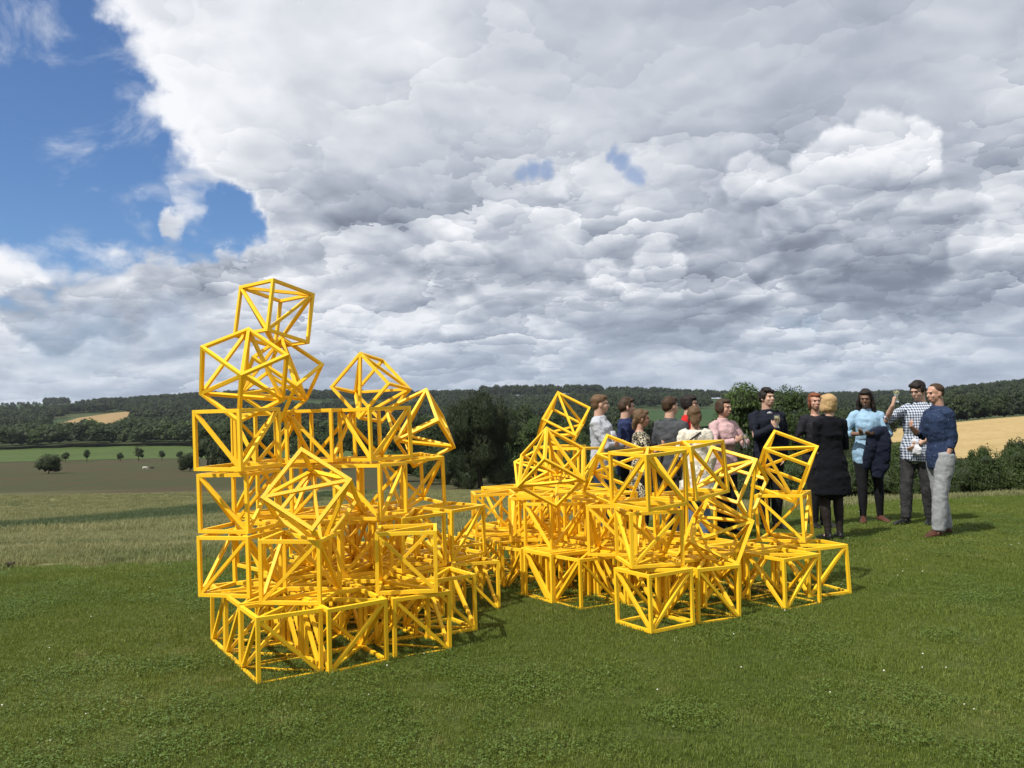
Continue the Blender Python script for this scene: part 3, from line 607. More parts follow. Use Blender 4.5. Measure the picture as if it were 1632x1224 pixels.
# --- single trees and bushes in the valley
tpx('weep', 763, 104, 630, 116, 'big dark tree with drooping boughs behind the gap in the sculpture', name='dark_tree')
tpx('dbush', 77, 215, 724, 42, 'dark leaning thorn tree alone in the pasture at left', name='thorn_tree')
tpx('dbush', 302, 220, 722, 34, 'dark thorn bush beside the tall left tower', name='thorn_bush', cat='bush')
for x, yt, w, lb in ((104, 724, 13, 'small round bush just right of the lone thorn tree'), (138, 719, 11, 'narrow upright bush on the near edge of the green strip'), (191, 724, 12, 'low round bush between two taller ones on the edge of the green strip'),
                     (220, 716, 18, 'largest bush on the near edge of the green strip'), (257, 721, 11, 'small dark bush second nearest the left tower on the green strip edge'), (286, 722, 12, 'low bush beside the left tower on the green strip edge')):
    tpx('far', x, 352, yt-3, w, lb, 'bushes along the near edge of the green strip', 'bush', cat='bush')
for x, Y, yt, w, kd in ((1338, 34, 716, 34, 'tall'), (1424, 33, 706, 40, 'ash'), (1556, 31, 712, 36, 'ash'), (1618, 30, 700, 46, 'oak'), (1486, 35, 722, 30, 'dbush')):
    tpx(kd, x, Y, yt, w, 'taller young tree standing up out of the hedge before the wheat', 'young trees in the hedge before the wheat', 'young_tree')
# --- the valley wood at left: every tree its own
r = random.Random(3)
for row, (Y0, n) in enumerate(((594, 52), (612, 46), (640, 44), (672, 40))):
    for k in range(n):
        x = -60+780*(k+r.uniform(.1, .9))/n; Y = Y0+r.uniform(-9, 9); X, Yy, z = at(x, Y)
        h = r.uniform(12.5, 17.5); pale = r.random() < .34
        tree('farb' if pale else 'far', X, Yy, h, h*r.uniform(1.0, 1.55), 'paler green tree in the wood beyond the green strip' if pale else 'dark green tree in the wood beyond the green strip',
             'pale trees of the valley wood' if pale else 'dark trees of the valley wood', 'wood_tree', trunk=False, sink=1.)
tpx('far', 134, 890, 667, 17, 'dark tree standing alone on the edge of the stubble field', name='field_tree')
def dipname(x):
    for lim, nm in ((340, 'left edge of the tall tower'), (365, 'left face of the tower fourth cube'), (390, 'front corner of the tall tower'), (420, 'right face of the tower fourth cube'), (460, 'back of the tall tower'), (490, 'space just right of the tower'), (520, 'cube between tower and middle peak'),
                    (555, 'left side of the middle peak'), (600, 'centre of the middle peak'), (655, 'right side of the middle peak'), (690, 'outward tipped cube'), (715, 'right corner of the outward tipped cube'), (750, 'big drooping tree, left half'), (810, 'big drooping tree, right half'), (830, 'sky gap left of the right heap'),
                    (845, 'left flank of the highest right cube'), (860, 'left corner of the highest right cube'), (890, 'middle of the highest right cube'), (915, 'right corner of the highest right cube'), (932, 'space beside the highest right cube'), (950, 'sweatshirt man\'s left side'), (2000, 'man in the grey sweatshirt')):
        if x < lim: return nm
# --- green trees in the dip behind the sculpture
for x, Y, yt, w, kd in ((700, 150, 668, 70, 'oak'), (735, 190, 655, 60, 'oak'), (820, 135, 690, 66, 'ash'), (852, 165, 668, 60, 'ash'), (880, 140, 700, 70, 'ash'), (905, 190, 672, 60, 'oak'), (925, 150, 690, 60, 'ash'),
                        (960, 170, 683, 70, 'oak'), (800, 210, 650, 60, 'oak'), (840, 240, 646, 56, 'oak'), (880, 230, 656, 60, 'oak'), (940, 250, 652, 56, 'oak'), (668, 210, 662, 50, 'oak'), (640, 170, 680, 60, 'oak'),
                        (575, 240, 672, 60, 'oak'), (540, 260, 668, 50, 'oak'), (480, 260, 676, 60, 'oak'), (430, 280, 680, 50, 'oak'), (370, 260, 672, 60, 'oak'), (330, 270, 678, 50, 'oak'), (500, 220, 690, 60, 'oak'), (400, 230, 690, 70, 'oak'), (350, 215, 700, 50, 'dbush')):
    tpx(kd, x, Y, yt, w, ('light' if kd == 'ash' else 'dark')+' tree, %s, behind the %s' % ('nearer' if Y < 185 else 'farther', dipname(x)), 'light trees in the dip' if kd == 'ash' else 'dark trees in the dip', 'valley_tree', sink=.4)
tpx('ash', 1180, 62, 613, 105, 'tall light green tree between the pink and navy jumpers', name='green_tree')
tpx('ash', 1262, 66, 617, 90, 'light green tree right of the man in the navy jumper', name='green_tree')
for x, Y, yt, w in ((1010, 120, 690, 80), (1050, 95, 700, 80), (1100, 110, 690, 80), (1140, 90, 690, 70), (1225, 80, 668, 80), (1295, 90, 650, 80), (1330, 100, 672, 70), (1350, 130, 660, 60), (1390, 110, 690, 60), (1425, 60, 712, 50),
                    (1025, 220, 668, 60), (1090, 240, 672, 60), (1345, 200, 655, 60), (1400, 240, 652, 60)):
    tpx('oak', x, Y, yt, w, 'dark green tree behind the standing group', 'dark trees behind the standing group', 'valley_tree', sink=.4)
r = random.Random(14)
for k in range(22):
    x = 640+330*(k+r.random())/22; Y = r.uniform(108, 150); yt = r.uniform(706, 738) if x > 800 else r.uniform(700, 730)
    tpx(r.choice(['ash', 'oak', 'bush']), x, Y, yt, r.uniform(44, 70), 'green scrub at the foot of the trees in the dip', 'scrub at the foot of the trees in the dip', 'scrub_bush', cat='bush', trunk=False, sink=.6)
r = random.Random(12)
for k in range(34):
    x = 955+500*(k+r.random())/34; Y = r.uniform(38, 75); yt = r.uniform(694, 728)
    tpx(r.choice(['oak', 'dbush', 'bush']), x, Y, yt, r.uniform(60, 95), 'dark scrub in the hollow behind the standing group', 'scrub in the hollow behind the standing group', 'scrub_bush', cat='bush', trunk=False, sink=.5)
# --- bushes of the hedge below the brow at right
hb = [(968, 30, 768, 70), (1020, 30, 764, 80), (1080, 28, 760, 70), (1130, 28, 752, 76), (1178, 27, 744, 80), (1228, 28, 742, 80), (1276, 27, 738, 76), (1322, 27, 734, 76), (1368, 26, 736, 74), (1412, 27, 724, 74), (1450, 26, 728, 80),
      (1494, 27, 730, 76), (1536, 26, 736, 72), (1572, 25, 728, 70), (1612, 25, 722, 74), (1655, 24, 716, 84), (1700, 24, 712, 84)]
rh_ = random.Random(5)
HN = ['man in the grey sweatshirt', 'woman in the patterned dress', 'man in the charcoal shirt', 'woman in the cream coat', 'woman in pink', 'man in the navy jumper', 'auburn haired person', 'blond woman in the black coat', 'woman in light blue',
      'gap right of the woman in light blue', 'man in the checked shirt', 'man in the dotted shirt', 'open lawn just right of the dotted shirt', 'open lawn further right of the dotted shirt', 'lawn close to the right edge', 'lawn at the very right edge', 'lawn beyond the right edge']
for k, (x, Y, yt, w) in enumerate(hb):
    yt += rh_.uniform(-13, 12)
    tpx('bush', x, Y, yt, w*1.25, 'near row hedge bush behind the '+HN[k], 'bushes of the hedge below the lawn', 'hedge_bush', cat='bush', trunk=False, sink=.25)
    tpx('bush', x+22, Y+5, yt-4+rh_.uniform(-8, 8), w*1.2, 'far row hedge bush behind the '+HN[k], 'bushes of the hedge below the lawn', 'hedge_bush', cat='bush', trunk=False, sink=.25)
# --- far woods, one mass each, made of instanced crowns
def wood_crown(seed, m):
    V, F, CV, CF = crown_np('round', seed, 420, .075); V = np.vstack([V, CV]); z = np.percentile(V[:, 2], 99.5); V = V/z; V[:, :2] *= .82
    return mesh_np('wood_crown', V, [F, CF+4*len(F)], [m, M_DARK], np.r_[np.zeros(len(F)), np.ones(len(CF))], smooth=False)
WC = [wood_crown(81+s, M_FARW if s % 4 else M_OAK) for s in range(5)]
def woods(name, label, regs, seed, **kw):
    R = np.random.RandomState(seed); P, Sx = [], []
    for (x0, x1, Y0, Y1, n, h0, h1) in regs:
        xs = R.uniform(x0, x1, n); Ys = R.uniform(Y0, Y1, n); X = (xs-816)/1367.*Ys
        P.append(np.c_[X, Ys, zt(X, Ys)-1.2]); Sx.append(R.uniform(h0, h1, n)+1.2)
    P = np.vstack(P); Sx = np.concatenate(Sx); n = len(P)
    return scatter(name, label, P, R.uniform(0, 6.28, n), Sx, R.randint(0, 5, n), WC, 'wood')
woods('wooded_ridge', 'long dark wood along the ridge at left', [(150, 760, 1600, 1860, 900, 13, 19), (200, 420, 1290, 1600, 260, 12, 16)], 1)
woods('hill_wood', 'dark wood below the pale stubble field', [(-120, 76, 800, 1330, 520, 12, 18), (76, 210, 700, 800, 60, 9, 12), (76, 200, 1390, 1500, 160, 12, 16), (-120, 110, 1150, 1390, 160, 12, 16), (210, 700, 920, 1220, 620, 13, 18), (200, 460, 700, 860, 150, 12, 16)], 2)
woods('hill_wood', 'scattered trees and hedges on the far left skyline', [(-120, 230, 1750, 1800, 60, 8, 14), (70, 108, 2350, 2600, 34, 16, 24), (-120, 60, 2300, 2320, 30, 6, 10), (-120, 240, 2790, 2820, 60, 8, 13), (130, 240, 2000, 2100, 60, 10, 16)], 3)
woods('wooded_slope', 'dark wooded slope behind the middle of the sculpture', [(690, 1000, 640, 1420, 1000, 13, 19), (960, 1130, 1090, 1500, 260, 12, 18), (700, 1000, 330, 640, 240, 10, 15)], 4)
woods('skyline_wood', 'round crowned trees along the central skyline', [(770, 960, 1720, 1790, 110, 19, 27), (960, 1065, 1740, 1790, 60, 17, 23), (1065, 1160, 1690, 1780, 70, 14, 20), (690, 770, 1750, 1790, 40, 12, 17)], 5)
woods('skyline_wood', 'low dark wood on the skyline behind the people', [(1150, 1440, 1380, 1800, 420, 12, 18), (1180, 1460, 880, 1300, 260, 10, 15), (1390, 1460, 2300, 2500, 30, 10, 14)], 6)
woods('hill_wood', 'dark wood on the hill at the right edge beyond the wheat', [(1455, 1800, 860, 1330, 620, 13, 18), (1330, 1800, 362, 470, 230, 8, 12), (1320, 1460, 480, 620, 90, 9, 13), (1540, 1800, 560, 850, 200, 11, 16), (1320, 1336, 150, 340, 40, 6, 9)], 7)
# ---------------------------------------------------------------- grass, as instanced patches of real blades
def blade_mat(name, a, b_, c_, hay=False):
    def f(g, b):
        p = pos(g); r = rnd(g); q = g.vm('MULTIPLY', p, (1., 1., 0.))
        n1 = g.noise(q, .5, 4, .6); n2 = g.noise(q, 30., 3, .6); n3 = g.noise(q, 3., 3, .6)
        c = g.mix(g.mr(n1, .35, .65), a, b_); c = g.mix(g.mr(n2, .35, .7), c, tuple(v*.62 for v in a)); c = g.mix(g.mr(n3, .55, .8), c, c_)
        n4 = g.noise(q, .16, 3, .55); c = g.mix(g.mr(n4, .40, .62, .0, .6), c, (.098, .150, .022)) if not hay else c
        if hay:
            yy = g.sep(p)[1]; e = g.add(yy, g.mul(g.sub(n1, .5), 5.)); c = g.mix(g.mr(e, 10.5, 15.5, .85, 0.), c, (.11, .14, .035))
            sw = g.noise(g.vm('MULTIPLY', p, (.10, .45, 0.)), 1., 5, .65); c = g.mix(g.mr(sw, .40, .60, 0., .85), c, (.25, .24, .105)); c = g.mix(g.mr(g.noise(q, 1.3, 4, .7), .50, .68, 0., .7), c, (.10, .115, .042))
            wx = g.add(g.sep(p)[0], g.mul(g.sub(g.noise(q, .12, 3, .6), .5), 7.))
            ditch = g.mul(g.mr(g.m('ABSOLUTE', g.add(wx, 19.)), 1.8, 4.5, .9, 0.), g.mr(yy, 20, 28)); c = g.mix(ditch, c, (.055, .085, .032))
        g.l.new(c, b.inputs['Base Color'])
        t = g.n.new('ShaderNodeBsdfTranslucent'); g.l.new(g.vm('SCALE', c, 1.5), t.inputs[0])
        mx = g.n.new('ShaderNodeMixShader'); mx.inputs[0].default_value = .3
        out = [n for n in g.n if n.type == 'OUTPUT_MATERIAL'][0]
        g.l.new(b.outputs[0], mx.inputs[1]); g.l.new(t.outputs[0], mx.inputs[2]); g.l.new(mx.outputs[0], out.inputs[0])
    return mat(name, f, rough=.5, spec=.3)
M_BLADE = blade_mat('lawn blades', (.132, .175, .026), (.205, .238, .044), (.27, .265, .090))
M_HAY = blade_mat('meadow stalks', (.21, .215, .090), (.155, .185, .068), (.34, .30, .15), True)
def patch(name, rad, n, h0, h1, w, m, seed, lean=.5):
    R = np.random.RandomState(seed); a = R.uniform(0, 6.283, n); q = rad*np.sqrt(R.uniform(0, 1, n))
    B = np.stack([q*np.cos(a), q*np.sin(a), np.zeros(n)-.004], -1)
    t = R.uniform(0, 6.283, n); d = np.stack([np.cos(t), np.sin(t), np.zeros(n)], -1); s = np.stack([-np.sin(t), np.cos(t), np.zeros(n)], -1)
    h = R.uniform(h0, h1, n)[:, None]; l = (R.uniform(.1, 1., n)*lean)[:, None]; ww = w*R.uniform(.6, 1.3, n)[:, None]; up = np.array([0, 0, 1.])
    V = np.stack([B-s*ww, B+s*ww, B+d*h*l*.4+up*h*.6+s*ww*.7, B+d*h*l*.4+up*h*.6-s*ww*.7, B+d*h*l+up*h*(1-.3*l)], 1).reshape(-1, 3)
    k = np.arange(n)[:, None]*5
    return mesh_np(name, V, [k+np.array([[0, 1, 2, 3]]), k+np.array([[3, 2, 4]])], [m], smooth=False)
def grid_pts(Y0, Y1, sp, ulo=-.95, uhi=.95, seed=0, edge=None):
    R = np.random.RandomState(seed); ys = np.arange(Y0, Y1, sp); P = []
    for y in ys:
        xs = np.arange(y*ulo-.4, y*uhi+.4, sp); P.append(np.stack([xs, np.full(len(xs), y)], -1))
    P = np.vstack(P)+R.uniform(-.5, .5, (sum(len(p) for p in P), 2))*sp if P else np.zeros((0, 2))
    if edge is not None: P = P[edge(P)]
    return P
def inlawn(P): return np.hypot(P[:, 0], P[:, 1]) < lawn_edge(np.arctan2(P[:, 0], P[:, 1]))-.05
LP = [patch('grass_patch', .17, 700, .012, .029, .0016, M_BLADE, s) for s in range(4)] + [patch('grass_patch', .17, 560, .016, .040, .0018, M_BLADE, 9, .9)]
a = grid_pts(2.9, 7.5, .19, seed=1, edge=inlawn); b = grid_pts(7.5, 17, .23, seed=2, edge=inlawn)
P = np.vstack([a, b]); n = len(P); R = np.random.RandomState(5)
M_CLL = blade_mat('clover leaves', (.092, .155, .026), (.125, .185, .034), (.14, .19, .045))
def clover(seed):
    R_ = np.random.RandomState(seed); k = 170; a_ = R_.uniform(0, 6.28, k); q = .15*np.sqrt(R_.uniform(0, 1, k)); c = np.stack([q*np.cos(a_), q*np.sin(a_), R_.uniform(.012, .032, k)], -1)
    nn = np.stack([R_.randn(k)*.35, R_.randn(k)*.35, np.ones(k)], -1); nn /= np.linalg.norm(nn, axis=1)[:, None]; t_ = np.cross(nn, R_.randn(k, 3)); t_ /= np.linalg.norm(t_, axis=1)[:, None]; b_ = np.cross(nn, t_); s_ = R_.uniform(.0036, .0064, k)[:, None]
    return mesh_np('clover_patch', np.stack([c-t_*s_, c-b_*s_, c+t_*s_, c+b_*s_], 1).reshape(-1, 3), np.arange(4*k).reshape(-1, 4), [M_CLL], smooth=False)
cw = np.array([mnoise.noise(Vector((p[0]*.55+3, p[1]*.55, 7.)))+.5*mnoise.noise(Vector((p[0]*1.9, p[1]*1.9, 2.))) for p in P]); sel = (cw > .02) & (R.uniform(0, 1, len(P)) < .75) & (P[:, 1] < 12)
Pc = P[sel]+R.uniform(-.05, .05, (sel.sum(), 2))
scatter('clover_leaves', 'patches of dark clover leaves in the lawn', np.c_[Pc, zt(Pc[:, 0], Pc[:, 1])+.012], R.uniform(0, 6.28, len(Pc)), R.uniform(.9, 1.3, len(Pc)), R.randint(0, 2, len(Pc)), [clover(1), clover(2)], 'clover')
Z = zt(P[:, 0], P[:, 1])+.012
scatter('lawn_grass', 'short green blades of the mown lawn', np.c_[P, Z], R.uniform(0, 6.28, n), np.r_[R.uniform(.85, 1.15, len(a)), R.uniform(1.05, 1.4, len(b))], R.choice(5, n, p=[.22, .22, .22, .22, .12]), LP)
# long meadow grass beyond the brow
HP = [patch('hay_patch', .45, 420, .05, .17, .006, M_HAY, 20+s, .8) for s in range(3)]
def outlawn(P): return np.hypot(P[:, 0], P[:, 1]) > lawn_edge(np.arctan2(P[:, 0], P[:, 1]))+.1
a = grid_pts(9.0, 26, .5, seed=3, edge=outlawn); b = np.vstack([grid_pts(26, 60, 1.1, seed=4, edge=outlawn), grid_pts(60, 96, 1.7, seed=6)])
P = np.vstack([a, b]); n = len(P)
scatter('meadow_grass', 'long straw coloured meadow grass beyond the brow', np.c_[P, zt(P[:, 0], P[:, 1])], R.uniform(0, 6.28, n), np.r_[R.uniform(.5, 1.0, len(a)), R.uniform(1.1, 1.9, len(b))], R.choice(3, n), HP)
# white clover heads and a few plantain rosettes in the lawn
def blob(name, m, rad, squash=.7):
    v, f = ICO1; return mesh_np(name, v*rad*np.array([1, 1, squash])+[0, 0, .034], f, [m])
M_CLOV = mat('clover heads', None, col=(.62, .60, .52), rough=.8)
P = grid_pts(3.0, 13.5, .55, seed=7, edge=inlawn); P = P[R.uniform(0, 1, len(P)) < .16]
P = np.vstack([P+R.randn(len(P), 2)*.25, P+R.randn(len(P), 2)*.25, P[::2]+R.randn(len(P[::2]), 2)*.1]); n = len(P)
scatter('clover_flowers', 'tiny white clover heads dotted over the lawn', np.c_[P, zt(P[:, 0], P[:, 1])+.012], R.uniform(0, 6, n), R.uniform(.6, 1.25, n), np.zeros(n), [blob('clover_head', M_CLOV, .0052)], 'flowers')
# ---------------------------------------------------------------- people
def skinmat(name, c):
    def f(g, b):
        n = g.noise(objc(g), 30., 3, .6); g.l.new(g.mix(g.mr(n, .3, .7), c, tuple(v*.82 for v in c)), b.inputs['Base Color'])
    return mat(name, f, rough=.5, spec=.35)
M_SKIN = {'pale': skinmat('pale skin', (.50, .31, .225)), 'pink': skinmat('ruddy skin', (.47, .265, .19)), 'brown': skinmat('brown skin', (.18, .10, .062))}
def hairmat(name, a, b_):
    def f(g, b):
        n = g.noise(g.vm('MULTIPLY', objc(g), (1., 1., .18)), 130., 3, .6); g.l.new(g.mix(g.mr(n, .3, .7), a, b_), b.inputs['Base Color']); bump(g, b, n, .5, .004)
    return mat(name, f, rough=.6, spec=.2)
M_HAIR = {'fair': hairmat('sandy hair', (.085, .050, .026), (.14, .085, .045)), 'dark': hairmat('dark hair', (.010, .008, .007), (.022, .016, .013)), 'brown': hairmat('brown hair', (.030, .018, .011), (.060, .036, .020)),
          'lightbrown': hairmat('light brown hair', (.070, .042, .022), (.13, .080, .042)), 'blond': hairmat('blond hair', (.30, .19, .085), (.46, .32, .16)), 'red': hairmat('auburn hair', (.12, .035, .015), (.2, .07, .03))}
def cloth(name, c, c2=None, sc=14., rough=.85, pat=None):
    c2 = c2 or tuple(v*.8 for v in c)
    def f(g, b):
        o = objc(g); n = g.noise(o, sc, 4, .6); col = g.mix(g.mr(n, .35, .7), c, c2)
        if pat: col = pat(g, o, col)
        g.l.new(col, b.inputs['Base Color']); w = g.noise(o, 7., 3, .55, dist=1.2); bump(g, b, g.add(w, g.mul(g.noise(o, 220., 2), .06)), .45, .035)
    return mat(name, f, rough=rough, spec=.2)
def checks(g, o, col):
    x, y, z = g.sep(o)
    def st(v, s): return g.m('GREATER_THAN', g.m('SINE', g.mul(v, s)), 0.)
    a = st(g.add(x, g.mul(y, .9)), 190.); c = st(z, 190.)
    return g.mix(g.mul(g.add(a, c), .5), (.50, .54, .62), (.014, .028, .060))
def dots(g, o, col):
    v = g.n.new('ShaderNodeTexVoronoi'); v.inputs['Scale'].default_value = 40.; v.inputs['Randomness'].default_value = .7; g.l.new(o, v.inputs['Vector'])
    return g.mix(g.mr(v.outputs['Distance'], .10, .14), (.26, .28, .34), col)
def ikat(g, o, col):
    n = g.noise(g.vm('MULTIPLY', o, (1., 1., .8)), 34., 2, .6, dist=2.); return g.mix(g.mr(n, .52, .55), (.012, .011, .012), (.62, .56, .40))
def fleck(g, o, col):
    n = g.noise(o, 46., 2, .5, dist=.8); return g.mix(g.mr(n, .60, .64), col, (.30, .29, .26))
CL = {
 'greyshirt': cloth('pale grey sweatshirt', (.42, .44, .48)), 'whitebib': cloth('white chest print', (.62, .62, .66)), 'redprint': cloth('dark red print', (.22, .02, .04)),
 'navypolo': cloth('navy polo cotton', (.020, .030, .085)), 'ikat': cloth('black and cream patterned cotton', (.02, .02, .02), pat=ikat), 'charcoal': cloth('charcoal cotton', (.065, .070, .078)),
 'red': cloth('red knit', (.46, .018, .018)), 'cream': cloth('cream coat cloth', (.66, .62, .52), pat=fleck), 'pink': cloth('pale pink knit', (.50, .33, .33)), 'navyknit': cloth('navy knit', (.007, .009, .018)),
 'blackcoat': cloth('black wool coat', (.0045, .005, .008), rough=1.), 'lace': cloth('dark grey knit', (.016, .016, .021)), 'blue': cloth('light blue cotton', (.27, .42, .56)), 'navyjacket': cloth('navy jacket cloth', (.010, .014, .030)),
 'check': cloth('navy and white checked cotton', (.5, .5, .5), pat=checks), 'dots': cloth('navy dotted cotton', (.018, .032, .075), pat=dots), 'jeans': cloth('blue denim', (.035, .060, .11)), 'black': cloth('black cotton', (.010, .010, .012)),
 'darkjeans': cloth('washed black denim', (.022, .022, .024), (.045, .045, .046)), 'greytrs': cloth('pale grey cotton twill', (.27, .28, .29), (.20, .21, .22)), 'tights': cloth('sheer black tights', (.022, .017, .016), rough=.6), 'skirt': cloth('black skirt cloth', (.012, .010, .012)),
 'brownl': cloth('brown leather', (.075, .028, .018), rough=.45), 'brownl2': cloth('red brown leather', (.085, .030, .018), rough=.5), 'blackl': cloth('black leather', (.012, .012, .012), rough=.4), 'jeanspale': cloth('faded blue denim', (.10, .15, .22)),
}
M_GLASS = mat('clear glass', None, col=(.9, .95, .95), rough=.02, spec=.5, **{'Transmission Weight': .95, 'IOR': 1.45})
M_WINE = mat('pale wine', None, col=(.8, .75, .35), rough=.05, **{'Transmission Weight': .8, 'IOR': 1.33})
M_EYE = mat('dark iris', None, col=(.02, .015, .012), rough=.2)
M_LIP = mat('lips', None, col=(.24, .10, .08), rough=.6)
def etube(P, rx, ry, side, seg=14):
    """closed tube with elliptical sections; side = direction of rx"""
    P = [Vector(p) for p in P]; n = len(P); V = []; side = Vector(side)
    for i in range(n):
        t = (P[min(i+1, n-1)]-P[max(i-1, 0)]).normalized(); a = (side-t*side.dot(t)); a = a.normalized() if a.length > 1e-4 else t.orthogonal().normalized(); b = t.cross(a)
        for k in range(seg):
            th = 2*math.pi*k/seg; V.append(P[i]+a*(rx[i]*math.cos(th))+b*(ry[i]*math.sin(th)))
    F = [[i*seg+k, i*seg+(k+1) % seg, (i+1)*seg+(k+1) % seg, (i+1)*seg+k] for i in range(n-1) for k in range(seg)]
    t0 = (P[0]-P[1]).normalized(); t1 = (P[-1]-P[-2]).normalized()
    V.append(P[0]+t0*min(rx[0], ry[0])*.45); V.append(P[-1]+t1*min(rx[-1], ry[-1])*.45); a, b = len(V)-2, len(V)-1
    F += [[a, (k+1) % seg, k] for k in range(seg)]+[[b, (n-1)*seg+k, (n-1)*seg+(k+1) % seg] for k in range(seg)]
    return V, F
def ell(c, r, rot=None, sub=2):
    v, f = (ICO1, ICO2, ICO3)[sub-1]; v = v*np.array(r)
    if rot is not None: v = v @ np.array(rot.to_matrix()).T
    return [Vector(p)+Vector(c) for p in v], [list(q) for q in f]
_tmp = []
def fuse(name, parts, m, parent, voxel=.010, smooth=3, wrinkle=0., seed=0, cut=None):
    """join overlapping closed shapes into one continuous skin"""
    V, F = [], []
    for v, f in parts:
        k = len(V); V += [tuple(p) for p in v]; F += [[i+k for i in q] for q in f]
    me = bpy.data.meshes.new('tmp'); me.from_pydata(V, [], F)
    bm = bmesh.new(); bm.from_mesh(me); bmesh.ops.recalc_face_normals(bm, faces=bm.faces); bm.to_mesh(me); bm.free()
    o = bpy.data.objects.new('tmp', me); COL.objects.link(o)
    r = o.modifiers.new('r', 'REMESH'); r.mode = 'VOXEL'; r.voxel_size = voxel; r.use_smooth_shade = True
    s = o.modifiers.new('s', 'SMOOTH'); s.factor = .5; s.iterations = smooth
    dg = bpy.context.evaluated_depsgraph_get(); ev = o.evaluated_get(dg); out = bpy.data.meshes.new_from_object(ev)
    bpy.data.objects.remove(o); bpy.data.meshes.remove(me)
    if wrinkle or cut:
        n = len(out.vertices); co = np.empty(n*3, np.float32); no = np.empty(n*3, np.float32); out.vertices.foreach_get('co', co); out.vertices.foreach_get('normal', no)
        co = co.reshape(-1, 3); no = no.reshape(-1, 3)
        if wrinkle:
            d = np.array([mnoise.noise(Vector((p[0]*9+seed, p[1]*9, p[2]*16)))+.5*mnoise.noise(Vector((p[0]*22, p[1]*22+seed, p[2]*30))) for p in co]); co = co+no*(d*wrinkle)[:, None]
        out.vertices.foreach_set('co', co.astype(np.float32).ravel()); out.update()
    out.name = name; out.materials.clear(); out.materials.append(m)
    out.polygons.foreach_set('use_smooth', np.ones(len(out.polygons), bool))
    return link(name, out, parent)
def ik(a, b, l1, l2, pole):
    a, b, pole = Vector(a), Vector(b), Vector(pole); d = b-a; L = min(d.length, (l1+l2)*.998); u = d.normalized(); b = a+u*L
    x = (l1*l1-l2*l2+L*L)/(2*L); h = math.sqrt(max(l1*l1-x*x, 0)); p = pole-u*pole.dot(u); p = p.normalized() if p.length > 1e-4 else u.orthogonal()
    return a+u*x+p*h, b
def hand(wrist, fdir, pdir_, thumb_side, s, curl=.5):
    """palm and five separate bent fingers; fdir = way the fingers point, pdir_ = way the palm faces"""
    w, f, p = Vector(wrist), Vector(fdir).normalized(), Vector(pdir_); p = (p-f*p.dot(f)).normalized(); sd = f.cross(p)*thumb_side
    parts = [etube([w-f*.01*s, w+f*.03*s, w+f*.075*s, w+f*.088*s], [.024*s, .036*s, .040*s, .036*s], [.016*s, .017*s, .014*s, .011*s], sd, 12)]
    for k, ln in enumerate((.068, .078, .072, .056)):
        b = w+f*.082*s+sd*(.030-.020*k)*s; P = [b-f*.012*s]; dr = f.copy(); q = b.copy(); P.append(q.copy())
        for seg_, fr in enumerate((.42, .32, .26)):
            dr = (dr+p*curl*(.75 if seg_ else .5)).normalized(); q = q+dr*ln*s*fr; P.append(q.copy())
        parts.append(etube(P, [.0088*s, .0088*s, .0082*s, .0075*s, .006*s], [.0088*s, .0088*s, .0082*s, .0075*s, .006*s], sd, 8))
    b = w+f*.022*s+sd*.028*s; P = [b-sd*.012*s, b]; dr = (f*.7+sd*.75+p*.25).normalized(); q = b.copy()
    for fr in (.42, .32, .26): q = q+dr*.066*s*fr; P.append(q.copy()); dr = (dr+f*.35-sd*curl*.5+p*curl*.3).normalized()
    parts.append(etube(P, [.011*s, .0115*s, .0105*s, .009*s, .007*s], [.011*s, .0115*s, .0105*s, .009*s, .007*s], p, 8))
    return parts
